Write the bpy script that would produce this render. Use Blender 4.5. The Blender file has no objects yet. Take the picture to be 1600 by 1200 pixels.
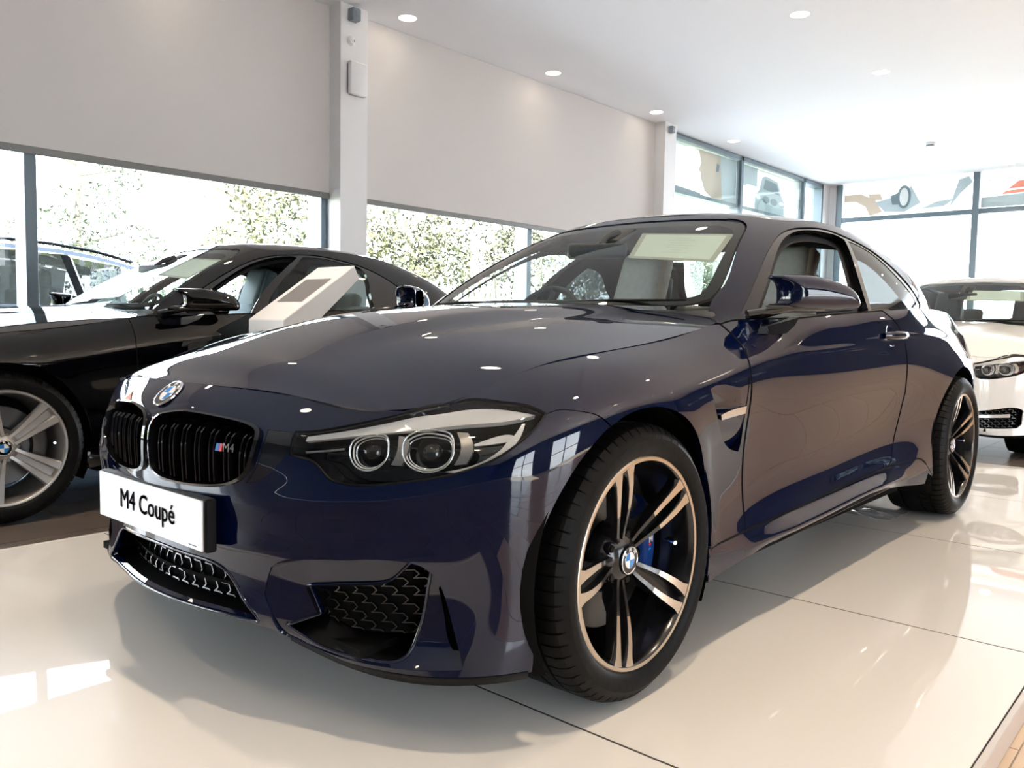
import bpy, bmesh, math, random
import numpy as np
from mathutils import Vector, Matrix, geometry
PI = math.pi
C = bpy.context.scene.collection
SC = bpy.context.scene
random.seed(7)

# ------------------------------------------------------------------ camera
cam = bpy.data.objects.new('camera', bpy.data.cameras.new('camera')); C.objects.link(cam); SC.camera = cam
CP = (-1.6662, -1.9664, .8855); YAW, PITCH, ROLL, FPX = .7225, -.0697, .0168, 1310.15
F_ = Vector((math.cos(PITCH)*math.cos(YAW), math.cos(PITCH)*math.sin(YAW), math.sin(PITCH)))
R_ = Vector((math.sin(YAW), -math.cos(YAW), 0)); U_ = R_.cross(F_)
R2 = R_*math.cos(ROLL)+U_*math.sin(ROLL); U2 = -R_*math.sin(ROLL)+U_*math.cos(ROLL)
m = Matrix((R2, U2, -F_)).transposed().to_4x4(); m.translation = CP
cam.matrix_world = m
cam.data.sensor_fit = 'HORIZONTAL'; cam.data.sensor_width = 36; cam.data.lens = 36*FPX/1600
cam.data.clip_start = .05; cam.data.clip_end = 300

# ------------------------------------------------------------------ sky, sun, exposure
w = bpy.data.worlds.new('world'); SC.world = w; w.use_nodes = True
nt = w.node_tree; nt.nodes.clear()
wo = nt.nodes.new('ShaderNodeOutputWorld'); bg = nt.nodes.new('ShaderNodeBackground')
wg = nt.nodes.new('ShaderNodeTexCoord'); wsep = nt.nodes.new('ShaderNodeSeparateXYZ'); wr = nt.nodes.new('ShaderNodeValToRGB')
nt.links.new(wg.outputs['Generated'], wsep.inputs[0]); nt.links.new(wsep.outputs['Z'], wr.inputs[0])
wr.color_ramp.elements[0].position = 0; wr.color_ramp.elements[0].color = (.97, .96, 1, 1)
wr.color_ramp.elements[1].position = .6; wr.color_ramp.elements[1].color = (.68, .80, 1, 1)
nt.links.new(wr.outputs[0], bg.inputs['Color']); bg.inputs['Strength'].default_value = 9.0
nt.links.new(bg.outputs[0], wo.inputs[0])
sun = bpy.data.objects.new('sun', bpy.data.lights.new('sun', 'SUN')); C.objects.link(sun)
sun.data.energy = 45; sun.data.angle = .01; sun.data.color = (1, .95, .86)
sun.rotation_euler = (math.radians(48), 0, math.radians(-26))
SC.view_settings.view_transform = 'Standard'; SC.view_settings.look = 'None'
SC.view_settings.exposure = .8; SC.view_settings.gamma = 1; SC.view_settings.use_curve_mapping = False
SC.cycles.use_denoising = True
SC.cycles.max_bounces = 8; SC.cycles.diffuse_bounces = 3; SC.cycles.glossy_bounces = 5
SC.cycles.transmission_bounces = 8; SC.cycles.transparent_max_bounces = 16
SC.cycles.caustics_reflective = False; SC.cycles.caustics_refractive = False
SC.cycles.sample_clamp_indirect = 6
# ------------------------------------------------------------------ helpers
def mat(name, col, rough=.5, metal=0, coat=0, spec=.5, emit=None, est=1, **k):
    m = bpy.data.materials.new(name); m.use_nodes = True
    b = m.node_tree.nodes['Principled BSDF']
    b.inputs['Base Color'].default_value = (*col, 1); b.inputs['Roughness'].default_value = rough
    b.inputs['Metallic'].default_value = metal; b.inputs['Coat Weight'].default_value = coat
    b.inputs['Coat Roughness'].default_value = .015; b.inputs['Specular IOR Level'].default_value = spec
    if emit: b.inputs['Emission Color'].default_value = (*emit, 1); b.inputs['Emission Strength'].default_value = est
    return m
def bsdf(m): return m.node_tree.nodes['Principled BSDF']
def noise_col(m, scale, c1, c2, detail=4, rough_amt=0, bump=0, obj=True, stretch=None):
    """procedural colour grain between c1 and c2"""
    n = m.node_tree; t = n.nodes.new('ShaderNodeTexNoise'); t.inputs['Scale'].default_value = scale; t.inputs['Detail'].default_value = detail
    tc = n.nodes.new('ShaderNodeTexCoord'); mp = n.nodes.new('ShaderNodeMapping')
    n.links.new(tc.outputs['Object'], mp.inputs[0]); n.links.new(mp.outputs[0], t.inputs['Vector'])
    if stretch: mp.inputs['Scale'].default_value = stretch
    r = n.nodes.new('ShaderNodeValToRGB'); r.color_ramp.elements[0].color = (*c1, 1); r.color_ramp.elements[1].color = (*c2, 1)
    r.color_ramp.elements[0].position = .3; r.color_ramp.elements[1].position = .7
    n.links.new(t.outputs[0], r.inputs[0]); n.links.new(r.outputs[0], bsdf(m).inputs['Base Color'])
    if bump:
        b = n.nodes.new('ShaderNodeBump'); b.inputs['Strength'].default_value = bump; b.inputs['Distance'].default_value = .01
        n.links.new(t.outputs[0], b.inputs['Height']); n.links.new(b.outputs[0], bsdf(m).inputs['Normal'])
    return m
def glass_mat(name, tint=(1, 1, 1), fres=1.5, rough=0.0, body=None, bodyf=0.0):
    """thin pane: mirror by Fresnel over a tinted clear layer"""
    m = bpy.data.materials.new(name); m.use_nodes = True; n = m.node_tree; n.nodes.clear()
    o = n.nodes.new('ShaderNodeOutputMaterial'); mx = n.nodes.new('ShaderNodeMixShader')
    t = n.nodes.new('ShaderNodeBsdfTransparent'); t.inputs[0].default_value = (*tint, 1)
    g = n.nodes.new('ShaderNodeBsdfGlossy'); g.inputs['Roughness'].default_value = rough
    f = n.nodes.new('ShaderNodeFresnel'); ge = n.nodes.new('ShaderNodeNewGeometry'); mr_ = n.nodes.new('ShaderNodeMapRange')
    mr_.inputs['To Min'].default_value = fres; mr_.inputs['To Max'].default_value = 1/fres      # the node inverts the index on back faces
    n.links.new(ge.outputs['Backfacing'], mr_.inputs['Value']); n.links.new(mr_.outputs[0], f.inputs[0])
    n.links.new(f.outputs[0], mx.inputs[0]); n.links.new(g.outputs[0], mx.inputs[2])
    if body:
        d0 = n.nodes.new('ShaderNodeBsdfDiffuse'); d0.inputs[0].default_value = (*body, 1)
        dt_ = n.nodes.new('ShaderNodeBsdfTranslucent'); dt_.inputs[0].default_value = (*body, 1)
        d = n.nodes.new('ShaderNodeMixShader'); d.inputs[0].default_value = .10; n.links.new(d0.outputs[0], d.inputs[1]); n.links.new(dt_.outputs[0], d.inputs[2])
        m2 = n.nodes.new('ShaderNodeMixShader'); m2.inputs[0].default_value = bodyf
        n.links.new(t.outputs[0], m2.inputs[1]); n.links.new(d.outputs[0], m2.inputs[2]); n.links.new(m2.outputs[0], mx.inputs[1])
    else: n.links.new(t.outputs[0], mx.inputs[1])
    n.links.new(mx.outputs[0], o.inputs[0]); return m

def tag(o, label=None, cat=None, group=None, kind=None):
    if label: o['label'] = label
    if cat: o['category'] = cat
    if group: o['group'] = group
    if kind: o['kind'] = kind
    return o
def empty(name, loc=(0, 0, 0), rz=0, label=None, cat=None, group=None):
    o = bpy.data.objects.new(name, None); C.objects.link(o); o.location = loc; o.rotation_euler = (0, 0, rz)
    o.empty_display_size = .1
    return tag(o, label, cat, group)
def mesh(name, V, F, m, parent=None, smooth=False, normals=None, loc=None):
    me = bpy.data.meshes.new(name); me.from_pydata([tuple(map(float, v)) for v in V], [], [tuple(map(int, f)) for f in F]); 
    ms = m if isinstance(m, (list, tuple)) else [m]
    for x in ms: me.materials.append(x)
    me.update()
    if smooth or normals is not None: me.shade_smooth()
    if normals is not None: me.normals_split_custom_set_from_vertices([tuple(map(float, q)) for q in normals])
    o = bpy.data.objects.new(name, me); C.objects.link(o)
    if parent: o.parent = parent
    if loc: o.location = loc
    return o
def from_bm(name, bm, m, parent=None, smooth=None, loc=None, rot=None):
    me = bpy.data.meshes.new(name); bm.normal_update(); bm.to_mesh(me); bm.free()
    for x in (m if isinstance(m, (list, tuple)) else [m]): me.materials.append(x)
    o = bpy.data.objects.new(name, me); C.objects.link(o)
    if smooth is not None:
        me.shade_smooth()
        me.set_sharp_from_angle(angle=math.radians(smooth))
    if parent: o.parent = parent
    if loc: o.location = loc
    if rot: o.rotation_euler = rot
    return o
def bx(bm, x0, x1, y0, y1, z0, z1, bev=0, M=None, seg=1, mi=0):
    vs = [bm.verts.new((x, y, z)) for x in (x0, x1) for y in (y0, y1) for z in (z0, z1)]
    fs = [bm.faces.new([vs[i] for i in f]) for f in ((0,1,3,2),(4,6,7,5),(0,4,5,1),(2,3,7,6),(0,2,6,4),(1,5,7,3))]
    for f in fs: f.material_index = mi
    allv = vs
    if bev:
        ed = list({e for f in fs for e in f.edges})
        r = bmesh.ops.bevel(bm, geom=ed, offset=bev, segments=seg, affect='EDGES', profile=.5)
        allv = list({v for f in r['faces'] for v in f.verts} | {v for v in vs if v.is_valid})
        for f in {f for v in allv for f in v.link_faces}: f.material_index = mi
    if M is not None: bmesh.ops.transform(bm, matrix=M, verts=allv)
    return allv
def box(name, x0, x1, y0, y1, z0, z1, m, parent=None, bev=0, seg=1, smooth=None):
    bm = bmesh.new(); bx(bm, x0, x1, y0, y1, z0, z1, bev, seg=seg); return from_bm(name, bm, m, parent, smooth)
def lathe(bm, prof, n=48, axis='y', M=None, closed=False, mi=0):
    """revolve (r, h) profile around an axis"""
    rows = []
    for r, h in prof:
        row = []
        for k in range(n):
            a = 2*PI*k/n; c, s = r*math.cos(a), r*math.sin(a)
            p = (c, h, s) if axis == 'y' else ((c, s, h) if axis == 'z' else (h, c, s))
            row.append(bm.verts.new(M @ Vector(p) if M is not None else p))
        rows.append(row)
    fs = []
    for i in range(len(rows)-(0 if closed else 1)):
        a, b = rows[i], rows[(i+1) % len(rows)]
        for k in range(n):
            f = bm.faces.new((a[k], a[(k+1) % n], b[(k+1) % n], b[k])); f.material_index = mi; fs.append(f)
    return rows
def tube(bm, pts, r, n=8, cap=True, mi=0, squash=None):
    pts = [Vector(p) for p in pts]; rows = []
    rr = r if isinstance(r, (list, tuple)) else [r]*len(pts)
    up = Vector((0, 0, 1))
    for i, p in enumerate(pts):
        d = (pts[min(i+1, len(pts)-1)]-pts[max(i-1, 0)]).normalized()
        u = up if abs(d.dot(up)) < .95 else Vector((1, 0, 0))
        a = d.cross(u).normalized(); b = a.cross(d).normalized()
        rows.append([bm.verts.new(p+(a*math.cos(2*PI*k/n)+b*math.sin(2*PI*k/n)*(squash or 1))*rr[i]) for k in range(n)])
    for i in range(len(rows)-1):
        for k in range(n):
            f = bm.faces.new((rows[i][k], rows[i][(k+1) % n], rows[i+1][(k+1) % n], rows[i+1][k])); f.material_index = mi
    if cap:
        bm.faces.new(rows[0][::-1]).material_index = mi; bm.faces.new(rows[-1]).material_index = mi
def prism(bm, poly, f0, f1, mi=0):
    """poly in 2-D, f0/f1 map 2-D to the two faces"""
    a = [bm.verts.new(f0(*p)) for p in poly]; b = [bm.verts.new(f1(*p)) for p in poly]; n = len(poly)
    bm.faces.new(a[::-1]).material_index = mi; bm.faces.new(b).material_index = mi
    for k in range(n): bm.faces.new((a[k], a[(k+1) % n], b[(k+1) % n], b[k])).material_index = mi
def text_mesh(name, s, size, m, parent, M, extrude=.0005, align='CENTER', bold=0, spacing=1.0):
    cu = bpy.data.curves.new(name, 'FONT'); cu.body = s; cu.size = size; cu.extrude = extrude; cu.align_x = align; cu.align_y = 'CENTER'
    cu.offset = bold; cu.space_character = spacing; cu.resolution_u = 3
    t = bpy.data.objects.new(name, cu); C.objects.link(t)
    dg = bpy.context.evaluated_depsgraph_get(); me = bpy.data.meshes.new_from_object(t.evaluated_get(dg))
    bpy.data.objects.remove(t); me.transform(M); me.materials.clear(); me.materials.append(m)
    o = bpy.data.objects.new(name, me); C.objects.link(o)
    if parent: o.parent = parent
    return o
def copy_tree(o, parent=None):
    c = o.copy(); C.objects.link(c); c.parent = parent
    for ch in KIDS.get(o.name, []): copy_tree(ch, c)
    return c
KIDS = {}
def index_kids():
    KIDS.clear()
    for o in bpy.data.objects:
        if o.parent: KIDS.setdefault(o.parent.name, []).append(o)

# ---- panels trimmed out of a surface
def spline_poly(P, step, kink=38, scale=(1, 1)):
    """closed 2-D outline: smooth runs between kinks, resampled every step (metres)"""
    P = np.array(P, float)*scale; n = len(P)
    e = np.roll(P, -1, 0)-P; ang = np.degrees(np.arctan2(e[:, 1], e[:, 0])); turn = (ang-np.roll(ang, 1)+180) % 360-180
    ks = [i for i in range(n) if abs(turn[i]) > kink]
    if not ks:
        Q = np.concatenate([P[-3:], P, P[:4]]); t = np.concatenate([[0], np.cumsum(np.linalg.norm(np.diff(Q, axis=0), axis=1))])
        a, b = t[3], t[3+n]; q = np.arange(a, b-step*.3, step); return nat_spline(t, Q, q)/scale
    out = []
    for i, k in enumerate(ks):
        k2 = ks[(i+1) % len(ks)]; idx = [k]
        j = k
        while True:
            j = (j+1) % n; idx.append(j)
            if j == k2: break
        Q = P[idx]; t = np.concatenate([[0], np.cumsum(np.linalg.norm(np.diff(Q, axis=0), axis=1))])
        m_ = max(1, int(round(t[-1]/step))); q = np.linspace(0, t[-1], m_+1)[:-1]
        out.append(nat_spline(t, Q, q) if len(Q) > 2 else Q[:1]+(Q[1:]-Q[:1])*(q/t[-1])[:, None])
    return np.concatenate(out)/scale
def inside(P, poly):
    x, y = P[:, 0], P[:, 1]; c = np.zeros(len(P), bool); n = len(poly); j = n-1
    for i in range(n):
        xi, yi = poly[i]; xj, yj = poly[j]
        m_ = ((yi > y) != (yj > y)) & (x < (xj-xi)*(y-yi)/((yj-yi) if yj != yi else 1e-12)+xi)
        c ^= m_; j = i
    return c
def poly_dist(P, poly):
    d = np.full(len(P), 1e9); n = len(poly)
    for i in range(n):
        a = poly[i]; b = poly[(i+1) % n]; ab = b-a; l = max((ab**2).sum(), 1e-12)
        t = np.clip(((P-a)@ab)/l, 0, 1); d = np.minimum(d, np.linalg.norm(P-(a+t[:, None]*ab), axis=1))
    return d
def inset(poly, d):
    n = len(poly); A = sum(poly[i][0]*poly[(i+1) % n][1]-poly[(i+1) % n][0]*poly[i][1] for i in range(n))
    s = 1 if A > 0 else -1
    e = np.roll(poly, -1, 0)-poly; e /= np.maximum(np.linalg.norm(e, axis=1), 1e-9)[:, None]
    nn = np.stack([-e[:, 1], e[:, 0]], 1)*s; m_ = nn+np.roll(nn, 1, 0); l = np.maximum((m_**2).sum(1), .35)
    return poly+m_*(2/l)[:, None]*d*.5*1.0
def panel(name, S, outline, m, parent, holes=(), sc=(1, .09), step=.02, bstep=.012, gap=.0015, thick=.012, out=0.0,
          side='both', disp=None, raw=False, flange_holes=True, kink=38, label=None):
    """a sheet cut out of surface S by an outline in (u, v), with rolled-in edges; side: near, far, both or join"""
    scv = np.array(sc)
    prep = lambda q: (np.array(q, float) if raw else spline_poly(q, bstep, kink, scv))*scv
    O = inset(prep(outline), gap) if gap else prep(outline)
    Hs = [inset(prep(h), -gap) if gap else prep(h) for h in holes]
    lo, hi = O.min(0), O.max(0)
    gx = np.arange(lo[0], hi[0], step); gy = np.arange(lo[1], hi[1], step)
    g = np.stack(np.meshgrid(gx, gy, indexing='ij'), -1).reshape(-1, 2); 
    g = g+np.stack([((np.round((g[:, 1]-lo[1])/step) % 2)*step*.5), 0*g[:, 0]], 1)
    k = inside(g, O) & (poly_dist(g, O) > step*.45)
    for h in Hs: k &= ~inside(g, h) & (poly_dist(g, h) > step*.45)
    g = g[k]
    V = [*map(tuple, O)]; E = [(i, (i+1) % len(O)) for i in range(len(O))]
    for h in Hs:
        b = len(V); V += [*map(tuple, h)]; E += [(b+i, b+(i+1) % len(h)) for i in range(len(h))]
    nb = len(V); V += [*map(tuple, g)]
    vo, eo, fo, ov, oe, of = geometry.delaunay_2d_cdt([Vector(v) for v in V], E, [], 0, 1e-6)
    W = np.array([tuple(v) for v in vo]); cen = np.array([W[list(f)].mean(0) for f in fo])
    keep = inside(cen, O)
    for h in Hs: keep &= ~inside(cen, h)
    T = [tuple(f) for f, q in zip(fo, keep) if q]
    T = [t for t in T if abs(np.cross(W[t[1]]-W[t[0]], W[t[2]]-W[t[0]])) > 1e-9]
    used = sorted({i for t in T for i in t}); re = {i: k for k, i in enumerate(used)}
    W = W[used]; T = [tuple(re[i] for i in t) for t in T]
    uv = W/scv; P = S.pos(uv[:, 0], uv[:, 1]); N = S.nrm(uv[:, 0], uv[:, 1])
    if disp is not None:
        def DP(a):
            p_ = S.pos(a[:, 0], a[:, 1]); return p_+S.nrm(a[:, 0], a[:, 1])*disp(a, p_)[:, None]
        h_ = np.array([.0015/scv[0], .0015/scv[1]])
        d1 = DP(uv+[h_[0], 0])-DP(uv-[h_[0], 0]); d2 = DP(uv+[0, h_[1]])-DP(uv-[0, h_[1]])
        N0 = N; P = DP(uv); N = np.cross(d1, d2); N /= np.maximum(np.linalg.norm(N, axis=1), 1e-12)[:, None]
        N *= np.where((N*N0).sum(1) < 0, -1., 1.)[:, None]
    if out: P = P+N*out
    # orient
    a = P[[t[0] for t in T]]; b = P[[t[1] for t in T]]; c = P[[t[2] for t in T]]
    fn = np.cross(b-a, c-a); flip = (fn*N[[t[0] for t in T]]).sum(1) < 0
    T = [t[::-1] if f else t for t, f in zip(T, flip)]
    cnt = {}
    for t in T:
        for i in range(3): cnt.setdefault(frozenset((t[i], t[(i+1) % 3])), []).append((t[i], t[(i+1) % 3]))
    be = [v[0] for v in cnt.values() if len(v) == 1]
    if side == 'join': be = [e for e in be if not (abs(P[e[0]][1]) < .004 and abs(P[e[1]][1]) < .004)]
    if thick:
        n0 = len(P); bv = sorted({i for e in be for i in e}); top = {i: n0+k for k, i in enumerate(bv)}
        bot = {i: n0+len(bv)+k for k, i in enumerate(bv)}
        Pb = P[bv]; Nb = N[bv]; en = np.zeros((len(bv), 3)); ix = {i: k for k, i in enumerate(bv)}
        for a_, b_ in be:
            d = P[b_]-P[a_]; o_ = np.cross(d, N[a_]); l = np.linalg.norm(o_); o_ = o_/max(l, 1e-9)
            en[ix[a_]] += o_; en[ix[b_]] += o_
        en /= np.maximum(np.linalg.norm(en, axis=1), 1e-9)[:, None]
        P = np.concatenate([P, Pb, Pb-Nb*thick-en*.001]); N = np.concatenate([N, en, en])
        F = T+[(top[b_], top[a_], bot[a_], bot[b_]) for a_, b_ in be]
    else: F = T
    res = []
    if side in ('near', 'both', 'join'):
        pass
    def mir(P): return P*np.array([1, -1, 1])
    if side == 'join':
        n = len(P); P2 = mir(P); P[:, 1] = np.where(abs(P[:, 1]) < .004, 0, P[:, 1]); P2[:, 1] = np.where(abs(P2[:, 1]) < .004, 0, P2[:, 1])
        res.append(mesh(name, np.concatenate([P, P2]), F+[tuple(i+n for i in f[::-1]) for f in F], m, parent, True, np.concatenate([N, mir(N)])))
    else:
        if side in ('near', 'both'): res.append(mesh(name, P, F, m, parent, True, N))
        if side in ('far', 'both'): res.append(mesh(name, mir(P), [f[::-1] for f in F], m, parent, True, mir(N)))
    if label:
        for r in res: r['label'] = label
    return res
# ------------------------------------------------------------------ smooth surfaces (numpy only)
def nat_spline(t, P, q):
    """natural cubic spline through P(t), evaluated at q"""
    t = np.asarray(t, float); P = np.asarray(P, float); q = np.asarray(q, float)
    n = len(t); h = np.diff(t)
    A = np.eye(n); R = np.zeros((n,) + P.shape[1:])
    for i in range(1, n-1):
        A[i, i-1] = h[i-1]; A[i, i] = 2*(h[i-1]+h[i]); A[i, i+1] = h[i]
        R[i] = 6*((P[i+1]-P[i])/h[i] - (P[i]-P[i-1])/h[i-1])
    M = np.linalg.solve(A, R.reshape(n, -1)).reshape(R.shape)
    k = np.clip(np.searchsorted(t, q, side='right')-1, 0, n-2)
    hk = h[k]; a = (t[k+1]-q)/hk; b = (q-t[k])/hk
    if P.ndim > 1:
        s = (slice(None),)+(None,)*(P.ndim-1); a = a[s]; b = b[s]; hk = hk[s]
    return a*P[k] + b*P[k+1] + ((a**3-a)*M[k] + (b**3-b)*M[k+1])*hk*hk/6

def bs(i):                                   # uniform cubic B-spline weights
    return np.stack([(1-i)**3, 3*i**3-6*i**2+4, -3*i**3+3*i**2+3*i+1, i**3], -1)/6

class Patch:
    """tensor surface on a dense grid; pos(u,v) by bicubic (Catmull-Rom) lookup"""
    def __init__(s, G, us, vs):
        s.G = G; s.us = us; s.vs = vs
        s.nu, s.nv = len(us), len(vs)
    def _w(s, f):
        return np.stack([(-f+2*f*f-f**3)/2, (2-5*f*f+3*f**3)/2, (f+4*f*f-3*f**3)/2, (-f*f+f**3)/2], -1)
    def pos(s, u, v):
        u = np.atleast_1d(np.asarray(u, float)); v = np.atleast_1d(np.asarray(v, float))
        a = (u-s.us[0])/(s.us[1]-s.us[0]); b = (v-s.vs[0])/(s.vs[1]-s.vs[0])
        i = np.clip(np.floor(a).astype(int), 0, s.nu-2); j = np.clip(np.floor(b).astype(int), 0, s.nv-2)
        wu = s._w(a-i); wv = s._w(b-j)
        # end rows extended linearly
        G = s.Gp
        out = 0
        for k in range(4):
            for l in range(4):
                out = out + (wu[:, k]*wv[:, l])[:, None]*G[i+k, j+l]
        return out
    @property
    def Gp(s):
        if not hasattr(s, '_Gp'):
            G = np.concatenate([2*s.G[:1]-s.G[1:2], s.G, 2*s.G[-1:]-s.G[-2:-1]], 0)
            s._Gp = np.concatenate([2*G[:, :1]-G[:, 1:2], G, 2*G[:, -1:]-G[:, -2:-1]], 1)
        return s._Gp
    def nrm(s, u, v):
        h = 1e-3
        du = s.pos(np.asarray(u)+h, v)-s.pos(np.asarray(u)-h, v)
        dv = s.pos(u, np.asarray(v)+h)-s.pos(u, np.asarray(v)-h)
        n = np.cross(du, dv); n /= np.maximum(np.linalg.norm(n, axis=1), 1e-12)[:, None]
        return n*s.sgn
    sgn = 1
    def inv(s, T, axes, it=12):
        """(u,v) whose position matches T on two axes, starting from the closest grid node"""
        T = np.atleast_2d(T); F = s.G[:, :, axes].reshape(-1, 2)
        out = []
        m = getattr(s, 'mask', None)
        if m is not None: F = np.where(m.reshape(-1, 1), F, 1e3)
        k = np.array([np.argmin(((F-t)**2).sum(1)) for t in T])
        u = s.us[k//s.nv].copy(); v = s.vs[k % s.nv].copy()
        h = 1e-4
        for _ in range(it):
            P = s.pos(u, v)[:, axes]; r = T-P
            a = (s.pos(u+h, v)[:, axes]-P)/h; b = (s.pos(u, v+h)[:, axes]-P)/h
            det = a[:, 0]*b[:, 1]-a[:, 1]*b[:, 0]; det = np.where(abs(det) < 1e-9, 1e-9, det)
            du = (r[:, 0]*b[:, 1]-r[:, 1]*b[:, 0])/det; dv = (a[:, 0]*r[:, 1]-a[:, 1]*r[:, 0])/det
            u = np.clip(u+np.clip(du, -.1, .1), s.us[0], s.us[-1]); v = np.clip(v+np.clip(dv, -.3, .3), s.vs[0], s.vs[-1])
        return np.stack([u, v], 1)

def plan_normals(B):
    d = np.gradient(B, axis=0); n = np.stack([-d[:, 1], d[:, 0]], 1)   # outward for a left-half outline run front to rear
    n /= np.linalg.norm(n, axis=1)[:, None]; return n

# ---- lower body shell: u runs from the nose centre round the corner and back, v from the lip up to the shoulder
def lower_shell(wid=1.0):
    B = np.array([(-.755,0),(-.742,.16),(-.706,.34),(-.64,.56),(-.535,.735),(-.385,.893),(-.17,.932),(.05,.942),(.35,.928),(.62,.908),
                  (.95,.899),(1.3,.898),(1.65,.900),(2.0,.908),(2.4,.920),(2.81,.935),(3.12,.908),(3.42,.845),(3.66,.72),(3.79,.5),(3.85,0)], float)
    P8 = np.array([(-.66,0,.733),(-.652,.16,.7315),(-.615,.37,.724),(-.533,.626,.703),(-.434,.70,.719),(-.30,.742,.767),(-.16,.762,.802),(.05,.779,.828),(.35,.787,.861),(.60,.788,.905),
                   (.90,.850,.921),(1.3,.860,.942),(1.65,.860,.960),(2.0,.856,.976),(2.4,.835,.990),(2.81,.770,.998),(3.12,.735,.995),(3.42,.69,.990),(3.60,.60,.985),(3.71,.42,.99),(3.76,0,1.0)], float)
    rows = {0:[(.075,.204),(.012,.222),(.026,.29),(.022,.364),(.013,.45),(.012,.52),(.006,.62),(.40,.690)],
            1:[(.075,.204),(.012,.222),(.026,.29),(.022,.364),(.013,.45),(.012,.52),(.006,.62),(.40,.690)],
            2:[(.070,.200),(.012,.222),(.024,.29),(.019,.362),(.011,.45),(.011,.53),(.010,.61),(.40,.672)],
            3:[(.040,.172),(.012,.208),(.022,.29),(.016,.364),(.009,.45),(.011,.54),(.022,.61),(.42,.662)],
            4:[(.000,.163),(.005,.21),(.016,.30),(.013,.38),(.008,.47),(.011,.555),(.028,.63),(.42,.685)],
            5:[(.006,.172),(.004,.22),(.006,.32),(.006,.42),(.004,.52),(.006,.60),(.026,.68),(.45,.733)],
            6:[(.020,.17),(.015,.25),(.01,.35),(.008,.45),(.004,.56),(0,.65),(.018,.725),(.45,.775)],
            7:[(.040,.18),(.03,.26),(.025,.36),(.02,.46),(.010,.58),(0,.67),(.018,.748),(.45,.800)],
            8:[(.020,.20),(.018,.27),(.03,.36),(.035,.46),(.025,.57),(.008,.67),(.014,.755),(.42,.822)],
            9:[(.006,.228),(.008,.28),(.035,.36),(.04,.46),(.030,.58),(.010,.69),(.010,.78),(.42,.860)],
            10:[(.0,.24),(.0,.29),(.034,.37),(.038,.47),(.024,.59),(.004,.70),(.006,.79),(.42,.870)],
            11:[(.0,.25),(.0,.30),(.033,.38),(.038,.48),(.022,.60),(.0,.71),(.004,.80),(.42,.880)],
            12:[(.0,.262),(.0,.31),(.034,.39),(.04,.49),(.024,.61),(.0,.72),(.004,.81),(.42,.895)],
            13:[(.0,.245),(.005,.31),(.035,.40),(.04,.50),(.025,.62),(.0,.73),(.005,.82),(.42,.905)],
            14:[(.01,.212),(.01,.30),(.02,.41),(.02,.51),(.01,.62),(0,.72),(.012,.81),(.42,.905)],
            15:[(.03,.25),(.02,.33),(.015,.42),(.01,.52),(.0,.62),(.002,.71),(.028,.80),(.45,.905)],
            16:[(.04,.25),(.03,.34),(.015,.43),(.01,.53),(.0,.62),(.004,.71),(.045,.80),(.45,.900)],
            17:[(.04,.22),(.02,.3),(.01,.4),(0,.5),(0,.6),(.01,.7),(.04,.80),(.45,.90)],
            18:[(.04,.22),(.01,.3),(.0,.4),(0,.5),(0,.6),(.01,.7),(.02,.80),(.45,.91)],
            19:[(.04,.22),(.0,.3),(.0,.4),(0,.5),(0,.6),(.01,.7),(.015,.80),(.45,.92)],
            20:[(.04,.22),(.0,.3),(.0,.4),(0,.5),(0,.6),(.01,.7),(.015,.80),(.45,.92)]}
    n = len(B)
    # double the table at the centre line so that curves cross it squarely
    Bm = np.concatenate([B[2:0:-1]*[1,-1], B]); P8m = np.concatenate([P8[2:0:-1]*[1,-1,1], P8])
    R = np.array([rows[i] for i in range(n)]); Rm = np.concatenate([R[2:0:-1], R])
    t = np.concatenate([[0], np.cumsum(np.linalg.norm(np.diff(Bm, axis=0), axis=1))]); t -= t[2]
    us = np.arange(0, t[-1]+.012, .0125); us = us[us <= t[-1]]
    Bq = nat_spline(t, Bm, us)
    ue = np.concatenate([[us[0]-.01], us, [us[-1]+.01]])
    nq = plan_normals(nat_spline(t, Bm, ue))[1:-1]
    # soften the normals' turn along u
    for _ in range(6): nq[1:-1] = (nq[:-2]+2*nq[1:-1]+nq[2:])/4
    nq /= np.linalg.norm(nq, axis=1)[:, None]
    Pq = nat_spline(t, P8m, us); Rq = nat_spline(t, Rm, us)           # (nu,8,2)
    L = np.zeros((len(us), 9, 3))
    for k in range(7):
        L[:, k, :2] = Bq + nq*(-Rq[:, k, 0:1])*1.0; L[:, k, 2] = Rq[:, k, 1]
    L[:, 7, :2] = L[:, 6, :2]+(Pq[:, :2]-L[:, 6, :2])*Rq[:, 7, 0:1]; L[:, 7, 2] = Rq[:, 7, 1]
    L[:, 8] = Pq
    vs = np.arange(0, 8.001, .1)
    # along v: end-interpolating cubic B-spline through slightly sharpened control points -> fair sections
    E = np.concatenate([2*L[:, :1]-L[:, 1:2], L, 2*L[:, -1:]-L[:, -2:-1]], 1)
    Sh = E.copy(); Sh[:, 1:-1] += .55*(E[:, 1:-1]-(E[:, :-2]+4*E[:, 1:-1]+E[:, 2:])/6)
    Sh[:, 0] = 2*Sh[:, 1]-Sh[:, 2]; Sh[:, -1] = 2*Sh[:, -2]-Sh[:, -3]
    G = np.zeros((len(us), len(vs), 3))
    for j, v in enumerate(vs):
        k = min(int(v), 7); w = bs(np.array(v-k))
        G[:, j] = sum(w[m]*Sh[:, k+m] for m in range(4))
    # fairing along u (binomial), keeps the ends
    for _ in range(10):
        G[1:-1] = (G[:-2]+2*G[1:-1]+G[2:])/4
    G[:, :, 1] *= -1
    p = Patch(G, us, vs)
    p.sgn = 1
    if p.nrm([2.5], [5.])[0][1] > 0: p.sgn = -1
    p.B = (t, Bm); p.P8 = (t, P8m)
    return p

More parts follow.
